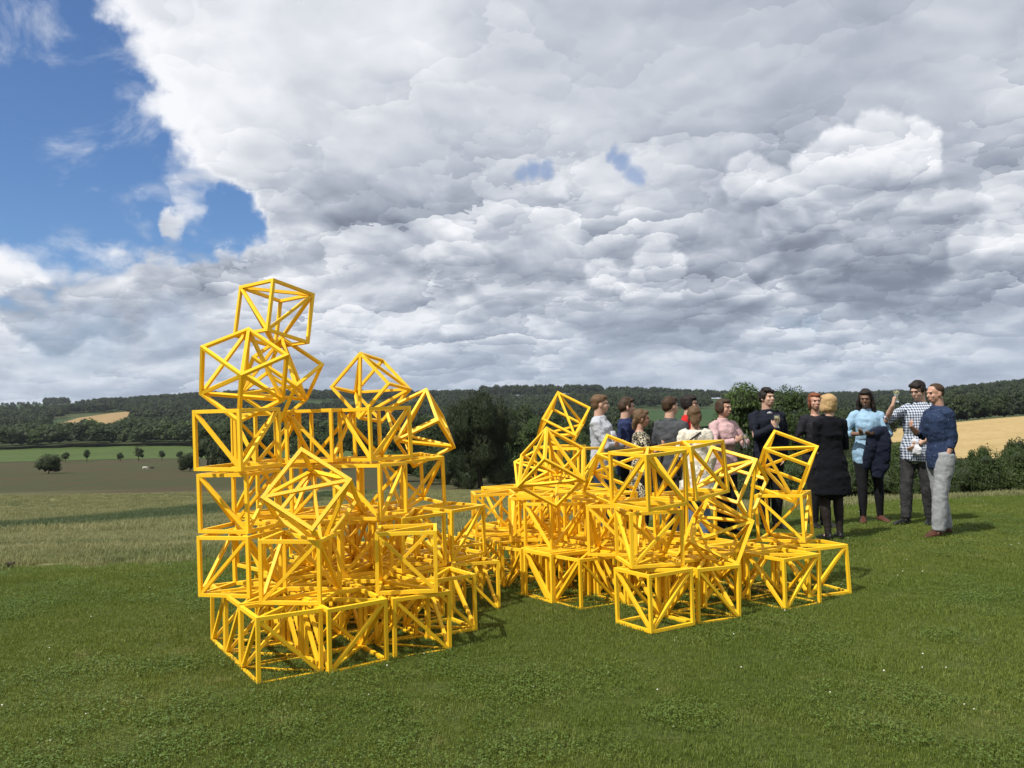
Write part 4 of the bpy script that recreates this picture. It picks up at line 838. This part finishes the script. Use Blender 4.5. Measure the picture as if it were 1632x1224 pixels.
def person(spec):
    H = spec['H']; fem = spec.get('f', False); q = H/1.75; k = .90 if fem else 1.
    x, Y = spec['x'], spec['Y']; X, Yy, z = at(x, Y); z = max(z, -.2)+.012
    root = empty('person', (X, Yy, z), -math.radians(spec['az'])); tag(root, spec['label'], 'person', 'people standing in a group behind the sculpture')
    seed = spec['x']; mS = M_SKIN[spec.get('skin', 'pale')]; mH = M_HAIR[spec['hair']]
    lean = Vector(spec.get('lean', (0, 0))).to_3d()                      # shift of the shoulders against the hips
    hip = Vector((0, 0, .525*H)); hx = spec.get('hipshift', 0.); hip.x += hx
    def tz(t): return hip+lean*((t-.525)/.29)+Vector((0, 0, (t-.525)*H))
    # torso
    def torso(inf, z0, z1, rr=None):
        tab = [(.44, .088, .066), (.50, .098, .072), (.54, .099, .070), (.58, .089, .062), (.62, .082, .058), (.67, .089, .064), (.72, .099, .069), (.765, .104, .066), (.80, .094, .054), (.822, .070, .042), (.835, .044, .036)]
        if fem: tab = [(.44, .092, .070), (.50, .101, .076), (.54, .098, .072), (.58, .084, .060), (.62, .073, .052), (.67, .080, .060), (.72, .089, .074), (.765, .092, .064), (.80, .084, .050), (.822, .062, .040), (.835, .040, .034)]
        tab = [t for t in tab if z0 <= t[0] <= z1]
        return etube([tz(t[0])+Vector((0, .012*H if .66 < t[0] < .78 else 0, 0)) for t in tab], [t[1]*H*(1 if t[0] < .66 else k*1.0)+inf for t in tab], [t[2]*H+inf for t in tab], (1, 0, 0), 20)
    sh = {s: tz(.800)+Vector((s*.098*H*k, 0, 0)) for s in (-1, 1)}
    arms = {}
    for s in (-1, 1):
        tgt = spec.get('rh' if s > 0 else 'lh', (s*.135, .03, .475)); w = Vector((tgt[0]*q*1.0, tgt[1]*q, tgt[2]*H))
        pole = spec.get('rp' if s > 0 else 'lp', (s*.55, -.6, -.5)); e, w = ik(sh[s], w, .168*H, .145*H, pole); arms[s] = (sh[s], e, w)
    def armtube(s, inf, t1=1., t0=0.):
        a, e, w = arms[s]; P = [a-Vector((s*.03*H, 0, -.004*H)), a, a.lerp(e, .5), e, e.lerp(w, .45), w]; R = [.036, .033, .029, .025, .0235, .0165]
        R = [r*H*(.86 if fem else 1.)*.98+inf for r in R]
        if t1 < 1: # sleeve ends part way down the forearm (1 = wrist, .5 = elbow)
            if t1 <= .5: P = P[:3]+[a.lerp(e, t1*2)]; R = R[:3]+[R[3]]
            else: P = P[:4]+[e.lerp(w, (t1-.5)*2)]; R = R[:4]+[R[4]*.97]
        return etube(P, R, R, (0, 1, 0) if abs((e-a).normalized().y) < .9 else (1, 0, 0), 12)
    legs = {}
    for s in (-1, 1):
        ft = spec.get('rf' if s > 0 else 'lf', (s*.075, 0, 0)); ankle = Vector((ft[0]*q, ft[1]*q, .045*H+ft[2]*q)); hp = hip+Vector((s*.050*H, 0, -.02*H))
        kn, an = ik(hp, ankle,   .2345*H, .2275*H, (s*.12, 1, 0)); legs[s] = (hp, kn, ankle, math.radians(ft[3] if len(ft) > 3 else s*12))
    def legtube(s, inf, t1=1., cuff=0.):
        a, kn, an, _ = legs[s]; P = [a+Vector((0, 0, .03*H)), a.lerp(kn, .25), a.lerp(kn, .6), kn, kn.lerp(an, .3), kn.lerp(an, .7), an]
        R = [.054, .054, .044, .034, .0345, .026, .021]; R = [r*H+inf for r in R]
        if cuff: R[3] += cuff*.4; R[4] += cuff*.5; R[5] += cuff*.9; R[6] += cuff
        n = {1.: 7, .7: 6, .45: 5}.get(t1, 7)
        return etube(P[:n], R[:n], R[:n], (1, 0, 0), 14)
    # head
    hy, hp_ = math.radians(spec.get('hyaw', 0)), math.radians(spec.get('hpitch', 0)); neck = tz(.835); hc = tz(.835)+Vector((0, .012*H, .100*H))
    HR = Matrix.Rotation(-hy, 3, 'Z') @ Matrix.Rotation(hp_, 3, 'X') @ Matrix.Rotation(math.radians(spec.get('hroll', 0)), 3, 'Y')
    pivot = neck+Vector((0, 0, .03*H)); hs_ = H*(1.02 if fem else 1.)
    def hp3(v): return pivot+HR @ (hc+Vector(v)*hs_-pivot)
    def hel(c, r, sub=3, rx=0.): return ell(hp3(c), [v*hs_ for v in r], (HR @ Matrix.Rotation(rx, 3, 'X')).to_euler(), sub)
    jaw = .030 if fem else .034
    head = [hel((0, -.006, .014), (.0435, .053, .047)), hel((0, .012, -.020), (.036, .040, .042)), hel((0, .026, -.046), (jaw*.72, .022, .018), 2), hel((0, .006, -.040), (jaw, .032, .024), 2),
            hel((0, .0535, -.012), (.0075, .0115, .014), 2, .35), hel((0, .060, -.017), (.0072, .0072, .0062), 2), hel((0, .047, .012), (.030, .0085, .006), 2), hel((0, .046, -.036), (.016, .009, .009), 2),
            hel((-.020, .036, -.016), (.013, .012, .013), 2), hel((.020, .036, -.016), (.013, .012, .013), 2),
            hel((-.0435, -.002, -.010), (.005, .011, .0175), 2, .15), hel((.0435, -.002, -.010), (.005, .011, .0175), 2, .15)]
    nk = (.030 if fem else .0355)*H
    head.append(etube([neck-Vector((0, 0, .035*H)), neck+Vector((0, .0, .01*H)), hp3((0, -.008, -.045)), hp3((0, -.010, -.01))], [nk*1.35, nk, nk*.97, nk], [nk*1.2, nk, nk*.97, nk], (1, 0, 0), 14))
    parts = head+[torso(-.006, .44, .84)]
    for s in (-1, 1): parts += [armtube(s, -.002), legtube(s, -.003)]
    for s in (-1, 1):
        hd = spec.get('rhd' if s > 0 else 'lhd'); a, e, w = arms[s]; fd = (w-e).normalized()
        if hd: fdir, pd, cu = hd
        else: fdir, pd, cu = fd, (-s, .1, 0), .35
        if not spec.get('hide_r' if s > 0 else 'hide_l'): parts += hand(w, fdir, pd, spec.get('ts', {}).get(s, s), q*(.92 if fem else 1.02), cu)
    for s in (-1, 1):   # bare foot form inside the shoe
        a, kn, an, fa = legs[s]; d = Vector((math.sin(fa), math.cos(fa), 0)); parts.append(etube([an+Vector((0, 0, -.01)), an+d*.03*H+Vector((0, 0, -.02*H)), an+d*.09*H+Vector((0, 0, -.032*H))], [.018*H, .022*H, .016*H], [.018*H, .015*H, .009*H], (1, 0, 0), 10))
    fuse('body', parts, mS, root, .0085, 2)
    # features
    for s in (-1, 1):
        v, f = hel((s*.0175, .0455, -.0005), (.0052, .0045, .0028), 2); link('eye', mesh_np('eye', [tuple(p) for p in v], f, [M_EYE]), root)
        v, f = hel((s*.0180, .0495, .0105), (.0105, .003, .0016), 2); link('eyebrow', mesh_np('eyebrow', [tuple(p) for p in v], f, [mH]), root)
    v, f = hel((0, .0525, -.0365), (.0125, .0045, .0036), 2); link('mouth', mesh_np('mouth', [tuple(p) for p in v], f, [M_LIP]), root)
    # hair
    st = spec['style']; cap = [hel((0, -.013, .020), (.0485, .0545, .0485)), hel((0, .016, .044), (.038, .034, .020))]
    if st == 'short': cap += [hel((0, -.030, -.004), (.042, .034, .040)), hel((0, .034, .042), (.030, .018, .013))]
    if st == 'tousled': cap += [hel((0, -.026, .002), (.047, .040, .044)), hel((-.016, .036, .040), (.026, .018, .017)), hel((.016, .030, .048), (.026, .022, .017)), hel((0, .0, .056), (.036, .040, .020)), hel((-.040, .006, .010), (.010, .018, .024)), hel((.040, .006, .010), (.010, .018, .024))]
    if st == 'crop': cap = [hel((0, -.011, .020), (.0460, .0520, .0450)), hel((0, -.026, -.002), (.040, .034, .036))]
    if st in ('bob', 'long', 'up', 'half'):
        cap += [hel((-.038, -.004, .0), (.013, .030, .044)), hel((.038, -.004, .0), (.013, .030, .044)), hel((0, -.030, -.004), (.046, .034, .050))]
    if st == 'bob': cap += [hel((0, -.022, -.030), (.050, .036, .036)), hel((-.044, .004, -.026), (.012, .028, .032)), hel((.044, .004, -.026), (.012, .028, .032))]
    if st == 'long':
        for s in (-1, 1): cap.append(etube([hp3((s*.040, -.006, .0)), hp3((s*.050, -.002, -.045)), hp3((s*.056, .004, -.090)), hp3((s*.050, .012, -.130))], [.016*H, .020*H, .020*H, .010*H], [.022*H, .022*H, .018*H, .008*H], (1, 0, 0)))
        cap.append(etube([hp3((0, -.034, .0)), hp3((0, -.046, -.06)), hp3((0, -.052, -.12)), hp3((0, -.050, -.15))], [.046*H, .050*H, .046*H, .028*H], [.026*H, .022*H, .018*H, .010*H], (1, 0, 0)))
    if st == 'half': cap.append(etube([hp3((0, -.040, .0)), hp3((0, -.050, -.05)), hp3((.004, -.052, -.095))], [.040*H, .036*H, .014*H], [.022*H, .018*H, .010*H], (1, 0, 0)))
    if st == 'up': cap += [hel((0, -.058, .000), (.022, .018, .020), 2)]
    if st == 'side': cap += [hel((0, -.030, -.004), (.045, .036, .046)), hel((-.040, -.004, -.002), (.012, .026, .034)), hel((.040, -.004, -.002), (.012, .026, .034)), hel((.010, .034, .040), (.032, .018, .015))]
    fuse('hair', cap, mH, root, .0070, 2, .011 if st in ('tousled', 'side', 'half', 'long') else .006, seed)
    if spec.get('specs'):
        V, F, off = [], [], 0
        for s in (-1, 1):
            ring = [hp3((s*.019+.0145*math.cos(t), .0570-.004*abs(s), .0005+.0105*math.sin(t))) for t in np.linspace(0, 2*math.pi, 13)]; v, f = tube_np([tuple(p) for p in ring], [.0016]*13, 5); V.append(v); F.append(f+off); off += len(v)
            v, f = tube_np([tuple(hp3((s*.033, .054, .003))), tuple(hp3((s*.044, .0, .002)))], [.0016, .0016], 5); V.append(v); F.append(f+off); off += len(v)
        v, f = tube_np([tuple(hp3((-.006, .058, .003))), tuple(hp3((.006, .058, .003)))], [.0015, .0015], 5); V.append(v); F.append(f+off)
        link('spectacles', mesh_np('spectacles', np.vstack(V), np.vstack(F), [CL['blackl']]), root)
    # clothes
    top, bot = spec['top'], spec['bot']; inf = spec.get('inf', .012)
    tp = [torso(inf, spec.get('hem', .44), .826)]+[armtube(s, inf*.8, spec.get('sleeve', .97)) for s in (-1, 1)]
    if spec.get('collar'):
        cz = neck+Vector((0, 0, .004*H)); r = nk+.012
        if spec['collar'] == 'high': tp.append(etube([cz-Vector((0, 0, .03)), cz+Vector((0, .004, .028))], [r*1.25, r*1.02], [r*1.25, r*1.02], (1, 0, 0)))
        else: tp.append(etube([cz-Vector((0, 0, .025)), cz+Vector((0, -.004, .012))], [r*1.35, r*1.12], [r*1.3, r*1.10], (1, 0, 0)))
    if spec.get('coat'):
        zb = spec['coat']; tp.append(etube([tz(.62), tz(.55), tz(.47)+Vector((0, 0, 0)), Vector((hip.x, 0, zb*H+.12*H)), Vector((hip.x, 0, zb*H))], [.074*H, .096*H, .108*H, .124*H, .134*H], [.054*H, .076*H, .088*H, .096*H, .102*H], (1, 0, 0), 22))
    nm = {'blackcoat': 'coat', 'cream': 'coat'}.get(top, spec.get('topname', 'shirt'))
    fuse(nm, tp, CL[top], root, .0105, 3, .009, seed)
    if spec.get('skirt'):
        zb = spec['skirt']; fuse('skirt', [etube([tz(.60), tz(.54), tz(.48), Vector((hip.x, 0, zb*H))], [.086*H, .104*H, .108*H, .112*H], [.064*H, .080*H, .084*H, .088*H], (1, 0, 0), 20)], CL[spec.get('skirtmat', 'skirt')], root, .011, 3, .005, seed+3)
    if not spec.get('bare'):
        fuse(spec.get('botname', 'trousers'), [torso(.006, .44, .585)]+[legtube(s, spec.get('legw', .007), 1., spec.get('cuff', .012)) for s in (-1, 1)], CL[bot], root, .0105, 3, .006 if bot in ('greytrs', 'darkjeans', 'jeans') else .002, seed+7)
    for s in (-1, 1):
        a, kn, an, fa = legs[s]; d = Vector((math.sin(fa), math.cos(fa), 0)); sd = Vector((math.cos(fa), -math.sin(fa), 0)); up = Vector((0, 0, 1)); b0 = Vector((an.x, an.y, an.z-.045*H))
        fuse('shoe', [etube([b0-d*.030*H+up*.020*H, b0+d*.01*H+up*.024*H, b0+d*.055*H+up*.018*H, b0+d*.095*H+up*.013*H, b0+d*.118*H+up*.010*H], [.017*H, .020*H, .025*H, .024*H, .013*H], [.022*H, .027*H, .019*H, .013*H, .009*H], sd, 14),
                      etube([an-up*.03*H, an+up*.012*H*(3 if spec.get('boots') else 1)], [.023*H, .0235*H], [.023*H, .0235*H], (1, 0, 0), 12)], CL[spec.get('shoe', 'blackl')], root, .0085, 2)
    root['_arms'] = 0; del root['_arms']
    return root, arms, H, hip, tz
def world_pt(root, p):
    M = Matrix.Translation(root.location) @ Matrix.Rotation(root.rotation_euler.z, 4, 'Z'); return M @ Vector(p)
def wine(root, p, label, tilt=0., stem=True):
    """small drinking glass held in the hand"""
    prof = [(.0, .0), (.030, .001), (.030, .004), (.004, .007), (.0038, .07), (.012, .082), (.034, .105), (.038, .125), (.034, .165)] if stem else [(.0, .0), (.030, .0), (.033, .05), (.035, .10)]
    seg = 18; V = []; F = []
    pts = prof+[(r-.0015, z) for r, z in prof[::-1] if r > .006]
    for r, z in pts:
        for k in range(seg): V.append((r*math.cos(2*math.pi*k/seg), r*math.sin(2*math.pi*k/seg), z-(.10 if stem else .05)))
    for i in range(len(pts)-1):
        for k in range(seg): F.append([i*seg+k, i*seg+(k+1) % seg, (i+1)*seg+(k+1) % seg, (i+1)*seg+k])
    o = link('drinking_glass', mesh_np('drinking_glass', V, F, [M_GLASS])); o.location = world_pt(root, p); o.rotation_euler = (tilt, 0, root.rotation_euler.z)
    tag(o, label, 'glass')
    r = .031; zz = [(.108, .030), (.128, .034)] if stem else [(.003, .029), (.06, .031)]; off = -.10 if stem else -.05
    V = [(rr*math.cos(2*math.pi*k/seg), rr*math.sin(2*math.pi*k/seg), z+off) for z, rr in zz for k in range(seg)]+[(0, 0, zz[0][0]+off), (0, 0, zz[1][0]+off)]
    F = [[k, (k+1) % seg, seg+(k+1) % seg, seg+k] for k in range(seg)]; T = [[2*seg, (k+1) % seg, k] for k in range(seg)]+[[2*seg+1, seg+k, seg+(k+1) % seg] for k in range(seg)]
    link('drink', mesh_np('drink', V, [F, T], [M_WINE]), o)
    return o
# 1 man in the pale sweatshirt, arms folded, profile to the right
p1 = person(dict(x=957, Y=10.5, H=1.77, az=112, hair='fair', style='short', top='greyshirt', topname='sweatshirt', bot='jeans', inf=.018, hem=.46, collar='low', lh=(.05, .22, .655), rh=(-.03, .25, .645), lp=(-1, -.2, -.8), rp=(1, -.2, -.8), lhd=((1, .2, .1), (0, -1, 0), .5), rhd=((-1, .2, .2), (0, -1, 0), .5), lean=(0, -.02), hyaw=-26,
    label='man in pale grey sweatshirt with a red print, arms folded, leftmost of the group'))[0]
v, f = etube([(0, .148, 1.32), (0, .166, 1.24), (0, .168, 1.12)], [.10, .115, .10], [.014, .014, .014], (1, 0, 0), 16); link('chest_panel', mesh_np('chest_panel', [tuple(p) for p in v], [[q for q in f if len(q) == 4], [q for q in f if len(q) == 3]], [CL['whitebib']]), p1)
# block letters in dark red across the chest
for k in range(5):
    for (dx, dz, w, h) in ((-.010, 0, .004, .022), (.004, .019, .010, .004), (.004, -.019, .010, .004)):
        c = Vector((-.070+.035*k+dx,   .1845, 1.205+dz)); V = [(c.x+sx*w, c.y+sy*.002, c.z+sz*h) for sx in (-1, 1) for sy in (-1, 1) for sz in (-1, 1)]
        F = [[0, 1, 3, 2], [4, 6, 7, 5], [0, 4, 5, 1], [2, 3, 7, 6], [0, 2, 6, 4], [1, 5, 7, 3]]
        link('letter_stroke', mesh_np('letter_stroke', V, F, [CL['redprint']], smooth=False), p1)
# 2 man in navy polo
p2, a2, *_ = person(dict(x=996, Y=10.95, H=1.735, az=98, hair='brown', style='tousled', top='navypolo', topname='polo_shirt', bot='black', collar='low', sleeve=.42, hyaw=-14, hpitch=-3, lh=(-.12, .18, .62), rh=(.10, .20, .63), label='dark haired man in navy polo shirt behind the sweatshirt man'))
# 3 woman in patterned top
p3, a3, *_ = person(dict(x=1018, Y=10.2, H=1.565, az=98, f=True, hair='lightbrown', style='half', skin='pink', top='ikat', topname='top', bot='skirt', botname='leggings', skirt=.30, skirtmat='ikat', sleeve=.55, hyaw=-8, hpitch=-8, lh=(-.06, .30, .74), rh=(.08, .30, .72), lhd=((.3, .5, .8), (.6, -.5, 0), .8), rhd=((-.3, .5, .8), (-.6, -.5, 0), .8),
    label='woman with brown hair in black and cream patterned dress raising a glass in both hands'))
wine(p3, (.01, .36, 1.56*.78), 'small glass raised by the woman in the patterned dress', stem=False)
# 4 man in charcoal shirt, back
p4, *_ = person(dict(x=1067, Y=10.15, H=1.70, az=38, hair='brown', style='short', top='charcoal', bot='darkjeans', collar='low', sleeve=.45, inf=.016, hyaw=26, lh=(-.14, .16, .56), rh=(.12, .2, .60), label='broad man in charcoal grey shirt seen from behind, looking right'))
# 5 red top and glasses
p5, *_ = person(dict(x=1096, Y=11.1, H=1.745, az=118, f=True, hair='dark', style='side', top='red', topname='jumper', bot='jeans', specs=True, collar='low', hyaw=-8, hpitch=-4, lh=(-.10, .2, .60), rh=(.10, .2, .60), label='person with dark hair and spectacles in bright red top, half hidden'))
# 6 woman in cream coat, back
p6, *_ = person(dict(x=1107, Y=9.85, H=1.575, az=12, f=True, hair='lightbrown', style='half', top='cream', bot='jeanspale', coat=.34, inf=.020, hyaw=-4, hpitch=-4, lh=(-.15, .10, .52), rh=(.15, .10, .52), label='woman in long cream flecked coat seen from behind with a dark bag strap'))
v, f = tube_np([(-.16, .03, 1.00), (-.13, -.13, 1.14), (-.02, -.125, 1.22), (.055, -.085, 1.275), (.075, -.02, 1.305), (.06, .06, 1.27), (-.03, .12, 1.16), (-.15, .08, 1.02), (-.16, .03, 1.00)], [.010]*9, 6)
bag = empty('shoulder_bag', p6.location, p6.rotation_euler.z); tag(bag, 'dark shoulder bag on a strap over the cream coat', 'bag')
link('strap', mesh_np('strap', v, f, [CL['blackl']]), bag)
v, f = etube([(-.19, .02, .78), (-.19, .02, .84), (-.19, .02, .96), (-.19, .02, 1.0)], [.03, .04, .04, .03], [.10, .12, .12, .10], (1, 0, 0), 16); link('pouch', mesh_np('pouch', [tuple(p) for p in v], [[q for q in f if len(q) == 4], [q for q in f if len(q) == 3]], [CL['blackl']]), bag)
# 7 woman in pink
p7, *_ = person(dict(x=1151, Y=10.7, H=1.665, az=152, f=True, hair='brown', style='up', skin='pink', top='pink', topname='jumper', bot='black', collar='high', inf=.024, hem=.44, hyaw=-14, hpitch=-2, lh=(-.10, .27, .67), rh=(.06, .30, .685), lp=(-1, -.3, -.6), rp=(1, -.3, -.6), lhd=((.4, .6, .5), (.7, -.3, 0), .7), rhd=((-.5, .5, .5), (-.4, -.7, 0), .7),
    label='smiling woman in pale pink roll neck jumper holding a glass'))
wine(p7, (-.03, .345, 1.665*.70), 'stemmed glass held by the woman in pink')
# 8 man in navy jumper
p8, *_ = person(dict(x=1222, Y=11.0, H=1.785, az=172, hair='dark', style='tousled', top='navyknit', topname='jumper', bot='black', collar='low', inf=.026, hyaw=-20, hpitch=4, rh=(.02, .24, .725), rp=(1, 0, -.9), rhd=((-.35, .2, .9), (-.2, -1, .2), .8), lh=(-.16, .08, .52), label='black haired man in navy jumper holding a glass to his chest'))
v, f = etube([(0, .012, 1.478), (0, .016, 1.508)], [.094, .070], [.092, .066], (1, 0, 0), 16); link('collar', mesh_np('collar', [tuple(p) for p in v], [[q for q in f if len(q) == 4], [q for q in f if len(q) == 3]], [CL['whitebib']]), p8)
wine(p8, (.0, .285, 1.785*.775), 'glass held against the navy jumper')
# 9 auburn haired person behind the black coat
p9, *_ = person(dict(x=1299, Y=11.0, H=1.715, az=168, f=True, hair='red', style='half', skin='pink', top='lace', topname='cardigan', bot='black', inf=.02, hyaw=14, lh=(-.16, .10, .54), rh=(.14, .18, .60), label='auburn haired person in dark grey mostly hidden behind the woman in the black coat'))
# 10 woman in black coat
p10, *_ = person(dict(x=1322, Y=9.9, H=1.675, az=-8, f=True, hair='blond', style='bob', top='blackcoat', bot='tights', botname='tights', legw=.001, cuff=0., coat=.315, inf=.016, collar='low', hyaw=-16, lh=(-.02, .24, .62), rh=(.10, .26, .60), lf=(-.075, 0, 0), rf=(.085, .02, 0), label='blond woman in knee length black coat and tights seen from behind'))
# 11 woman in light blue shirt
p11, a11, H11, *_ = person(dict(x=1381, Y=11.35, H=1.755, az=190, f=True, hair='dark', style='long', skin='brown', top='blue', bot='black', botname='leggings', cuff=0., legw=.004, collar='low', inf=.026, hem=.44, hyaw=18, hpitch=-12, boots=True, shoe='brownl2', sleeve=.72, lh=(-.02, .25, .655), rh=(.12, .25, .665), lp=(-1, -.2, -.7), rp=(1, -.2, -.7),
    lhd=((.8, .5, .2), (0, -.6, 1), .6), rhd=((.35, .8, .3), (-.6, 0, .8), .6), lf=(-.13, -.05, 0, -18), rf=(.10, .03, 0, 14), label='woman with long black hair in light blue shirt carrying a dark jacket over her arm'))
jk = fuse('draped_jacket', [etube([(-.20, .12, 1.22), (-.13, .19, 1.20), (-.03, .24, 1.17), (.03, .24, 1.15)], [.05, .07, .07, .045], [.05, .065, .06, .04], (0, 0, 1), 14), etube([(-.14, .19, 1.22), (-.13, .21, 1.08), (-.11, .20, .92), (-.10, .18, .74), (-.06, .17, .60)], [.085, .12, .13, .12, .06], [.05, .05, .045, .04, .03], (1, 0, 0), 16),
     etube([(-.0, .235, 1.17), (.01, .235, 1.02), (.05, .21, .86), (.08, .18, .72)], [.06, .08, .07, .04], [.04, .04, .035, .025], (1, 0, 0), 14), etube([(-.17, .13, 1.20), (-.20, .10, 1.08), (-.21, .10, .95)], [.05, .05, .03], [.05, .05, .03], (1, 0, 0), 12)], CL['navyjacket'], None, .010, 2, .009, 5)
jk.location = p11.location; jk.rotation_euler = p11.rotation_euler; tag(jk, 'dark navy jacket draped over the arm of the woman in light blue', 'jacket')
# 12 man in checked shirt, drinking
p12, *_ = person(dict(x=1453, Y=11.05, H=1.835, az=226, hair='dark', style='tousled', top='check', bot='darkjeans', specs=True, collar='low', inf=.020, hem=.44, sleeve=.60, hyaw=10, hpitch=-14, hipshift=-.04, lean=(-.05, -.06), rh=(.11, .27, .835), rp=(.9, .1, -1), rhd=((-.1, -.2, 1), (-.6, -.6, 0), .9), lh=(-.12, .14, .56), lf=(-.13, -.10, 0, -10), rf=(.08, .10, 0, 22), shoe='blackl', boots=True, cuff=.016,
    label='dark haired man with spectacles in checked shirt lifting a glass to drink'))
wine(p12, (.075, .27, 1.835*.905), 'glass of pale drink lifted by the man in the checked shirt')
np_ = fuse('paper_napkin', [ell((-.10, .19, 1.02), (.06, .03, .08), None, 2), ell((-.14, .20, .96), (.05, .03, .06), None, 2), ell((-.07, .19, .95), (.04, .025, .05), None, 2)], CL['whitebib'], None, .009, 1, .02, 3)
np_.location = p12.location; np_.rotation_euler = p12.rotation_euler; tag(np_, 'crumpled white paper napkin in the lowered hand of the man in checks', 'napkin')
# 13 man in dotted shirt
p13, *_ = person(dict(x=1496, Y=10.0, H=1.775, az=262, hair='brown', style='crop', skin='pink', top='dots', bot='greytrs', collar='low', inf=.014, hem=.44, sleeve=.72, hyaw=-4, hpitch=-6, lean=(0, .0), lh=(-.145, .04, .500), lp=(-.15, -1, -.2), hide_l=False, lhd=((.1, .15, -1), (1, 0, 0), .4), rh=(.12, .27, .715), rp=(.5, -.5, -1), rhd=((-.7, .6, .3), (-.5, -.6, .1), .7), lf=(-.09, .12, 0, -8), rf=(.10, -.10, 0, 16), shoe='brownl', cuff=.024, legw=.014,
    label='man with cropped hair in navy dotted shirt and pale grey trousers, hand in pocket'))

# ---------------------------------------------------------------- cattle far off in the pasture
def cow(x, Y, az, m, label):
    X, Yy, z = at(x, Y); t = empty('cow', (X, Yy, z), -math.radians(az)); tag(t, label, 'cow', 'cattle grazing in the far pasture')
    parts = [etube([(0, -.95, 1.08), (0, -.6, 1.05), (0, 0, .98), (0, .5, 1.02), (0, .85, 1.12), (0, 1.15, 1.02), (0, 1.35, .72)], [.20, .32, .38, .33, .22, .14, .11], [.24, .36, .40, .36, .28, .18, .13], (1, 0, 0), 14),
             etube([(0, 1.28, .80), (0, 1.42, .52), (0, 1.50, .28)], [.12, .12, .075], [.11, .10, .07], (1, 0, 0), 12), etube([(0, -.95, 1.12), (0, -1.06, .8), (0, -1.04, .45)], [.04, .03, .05], [.04, .03, .05], (1, 0, 0), 8)]
    for sx in (-1, 1):
        parts.append(etube([(sx*.20, .55, .85), (sx*.20, .60, .45), (sx*.20, .57, .02)], [.13, .07, .06], [.14, .08, .07], (1, 0, 0), 10)); parts.append(etube([(sx*.22, -.70, .95), (sx*.21, -.60, .62), (sx*.21, -.78, .40), (sx*.21, -.72, .02)], [.15, .10, .06, .06], [.20, .12, .07, .07], (1, 0, 0), 10))
        parts.append(etube([(sx*.10, 1.26, .86), (sx*.24, 1.22, .84)], [.05, .03], [.03, .02], (0, 0, 1), 8))
    fuse('body', parts, m, t, .045, 2); t.scale = (.62, .62, .62)
cow(230, 236, 80, mat('white hide', None, col=(.55, .52, .47), rough=.8), 'white cow grazing in the pasture left of the tower')
cow(241, 239, 110, mat('dark hide', None, col=(.03, .02, .016), rough=.8), 'dark cow grazing beside the white one in the pasture')
# weathered timber block at the edge of the lawn
X, Yy, z = at(15, 10.35)
def box_np(c, s, rz=0.):
    v = np.array([(x, y, z_) for x in (-.5, .5) for y in (-.5, .5) for z_ in (-.5, .5)])*np.array(s); cz, sz = math.cos(rz), math.sin(rz)
    v = np.stack([v[:, 0]*cz-v[:, 1]*sz, v[:, 0]*sz+v[:, 1]*cz, v[:, 2]], -1)+np.array(c); return v, np.array([[0, 1, 3, 2], [4, 6, 7, 5], [0, 4, 5, 1], [2, 3, 7, 6], [0, 2, 6, 4], [1, 5, 7, 3]])
bk = empty('timber_block', (X, Yy, z)); tag(bk, 'small weathered timber block at the lawn edge, far left', 'timber block')
M_WOOD = mat('weathered wood', bark, rough=.9, spec=.2)
v, f = box_np((0, 0, .035), (.055, .05, .09), .2); link('base', mesh_np('base', v, f, [M_WOOD], smooth=False), bk)
v, f = box_np((.004, 0, .092), (.085, .07, .022), .25); link('cap', mesh_np('cap', v, f, [M_WOOD], smooth=False), bk)
# ---------------------------------------------------------------- thin summer haze over the valley
HZ = bpy.data.materials.new('haze'); HZ.use_nodes = True; _g = N(HZ.node_tree); _g.n.remove(_g.n['Principled BSDF'])
_v = _g.n.new('ShaderNodeVolumePrincipled'); _v.inputs['Color'].default_value = (.80, .88, 1., 1); _v.inputs['Density'].default_value = .000045; _v.inputs['Anisotropy'].default_value = .2
_g.l.new(_v.outputs[0], [n for n in _g.n if n.type == 'OUTPUT_MATERIAL'][0].inputs['Volume'])
V = [(x, y, z) for x in (-12500, 12500) for y in (-12500, 12500) for z in (-240, 230)]
F = np.array([[0, 1, 3, 2], [4, 6, 7, 5], [0, 4, 5, 1], [2, 3, 7, 6], [0, 2, 6, 4], [1, 5, 7, 3]])
tag(link('haze', mesh_np('haze', V, F, [HZ], smooth=False)), kind='stuff', label='thin blue summer haze over the valley')
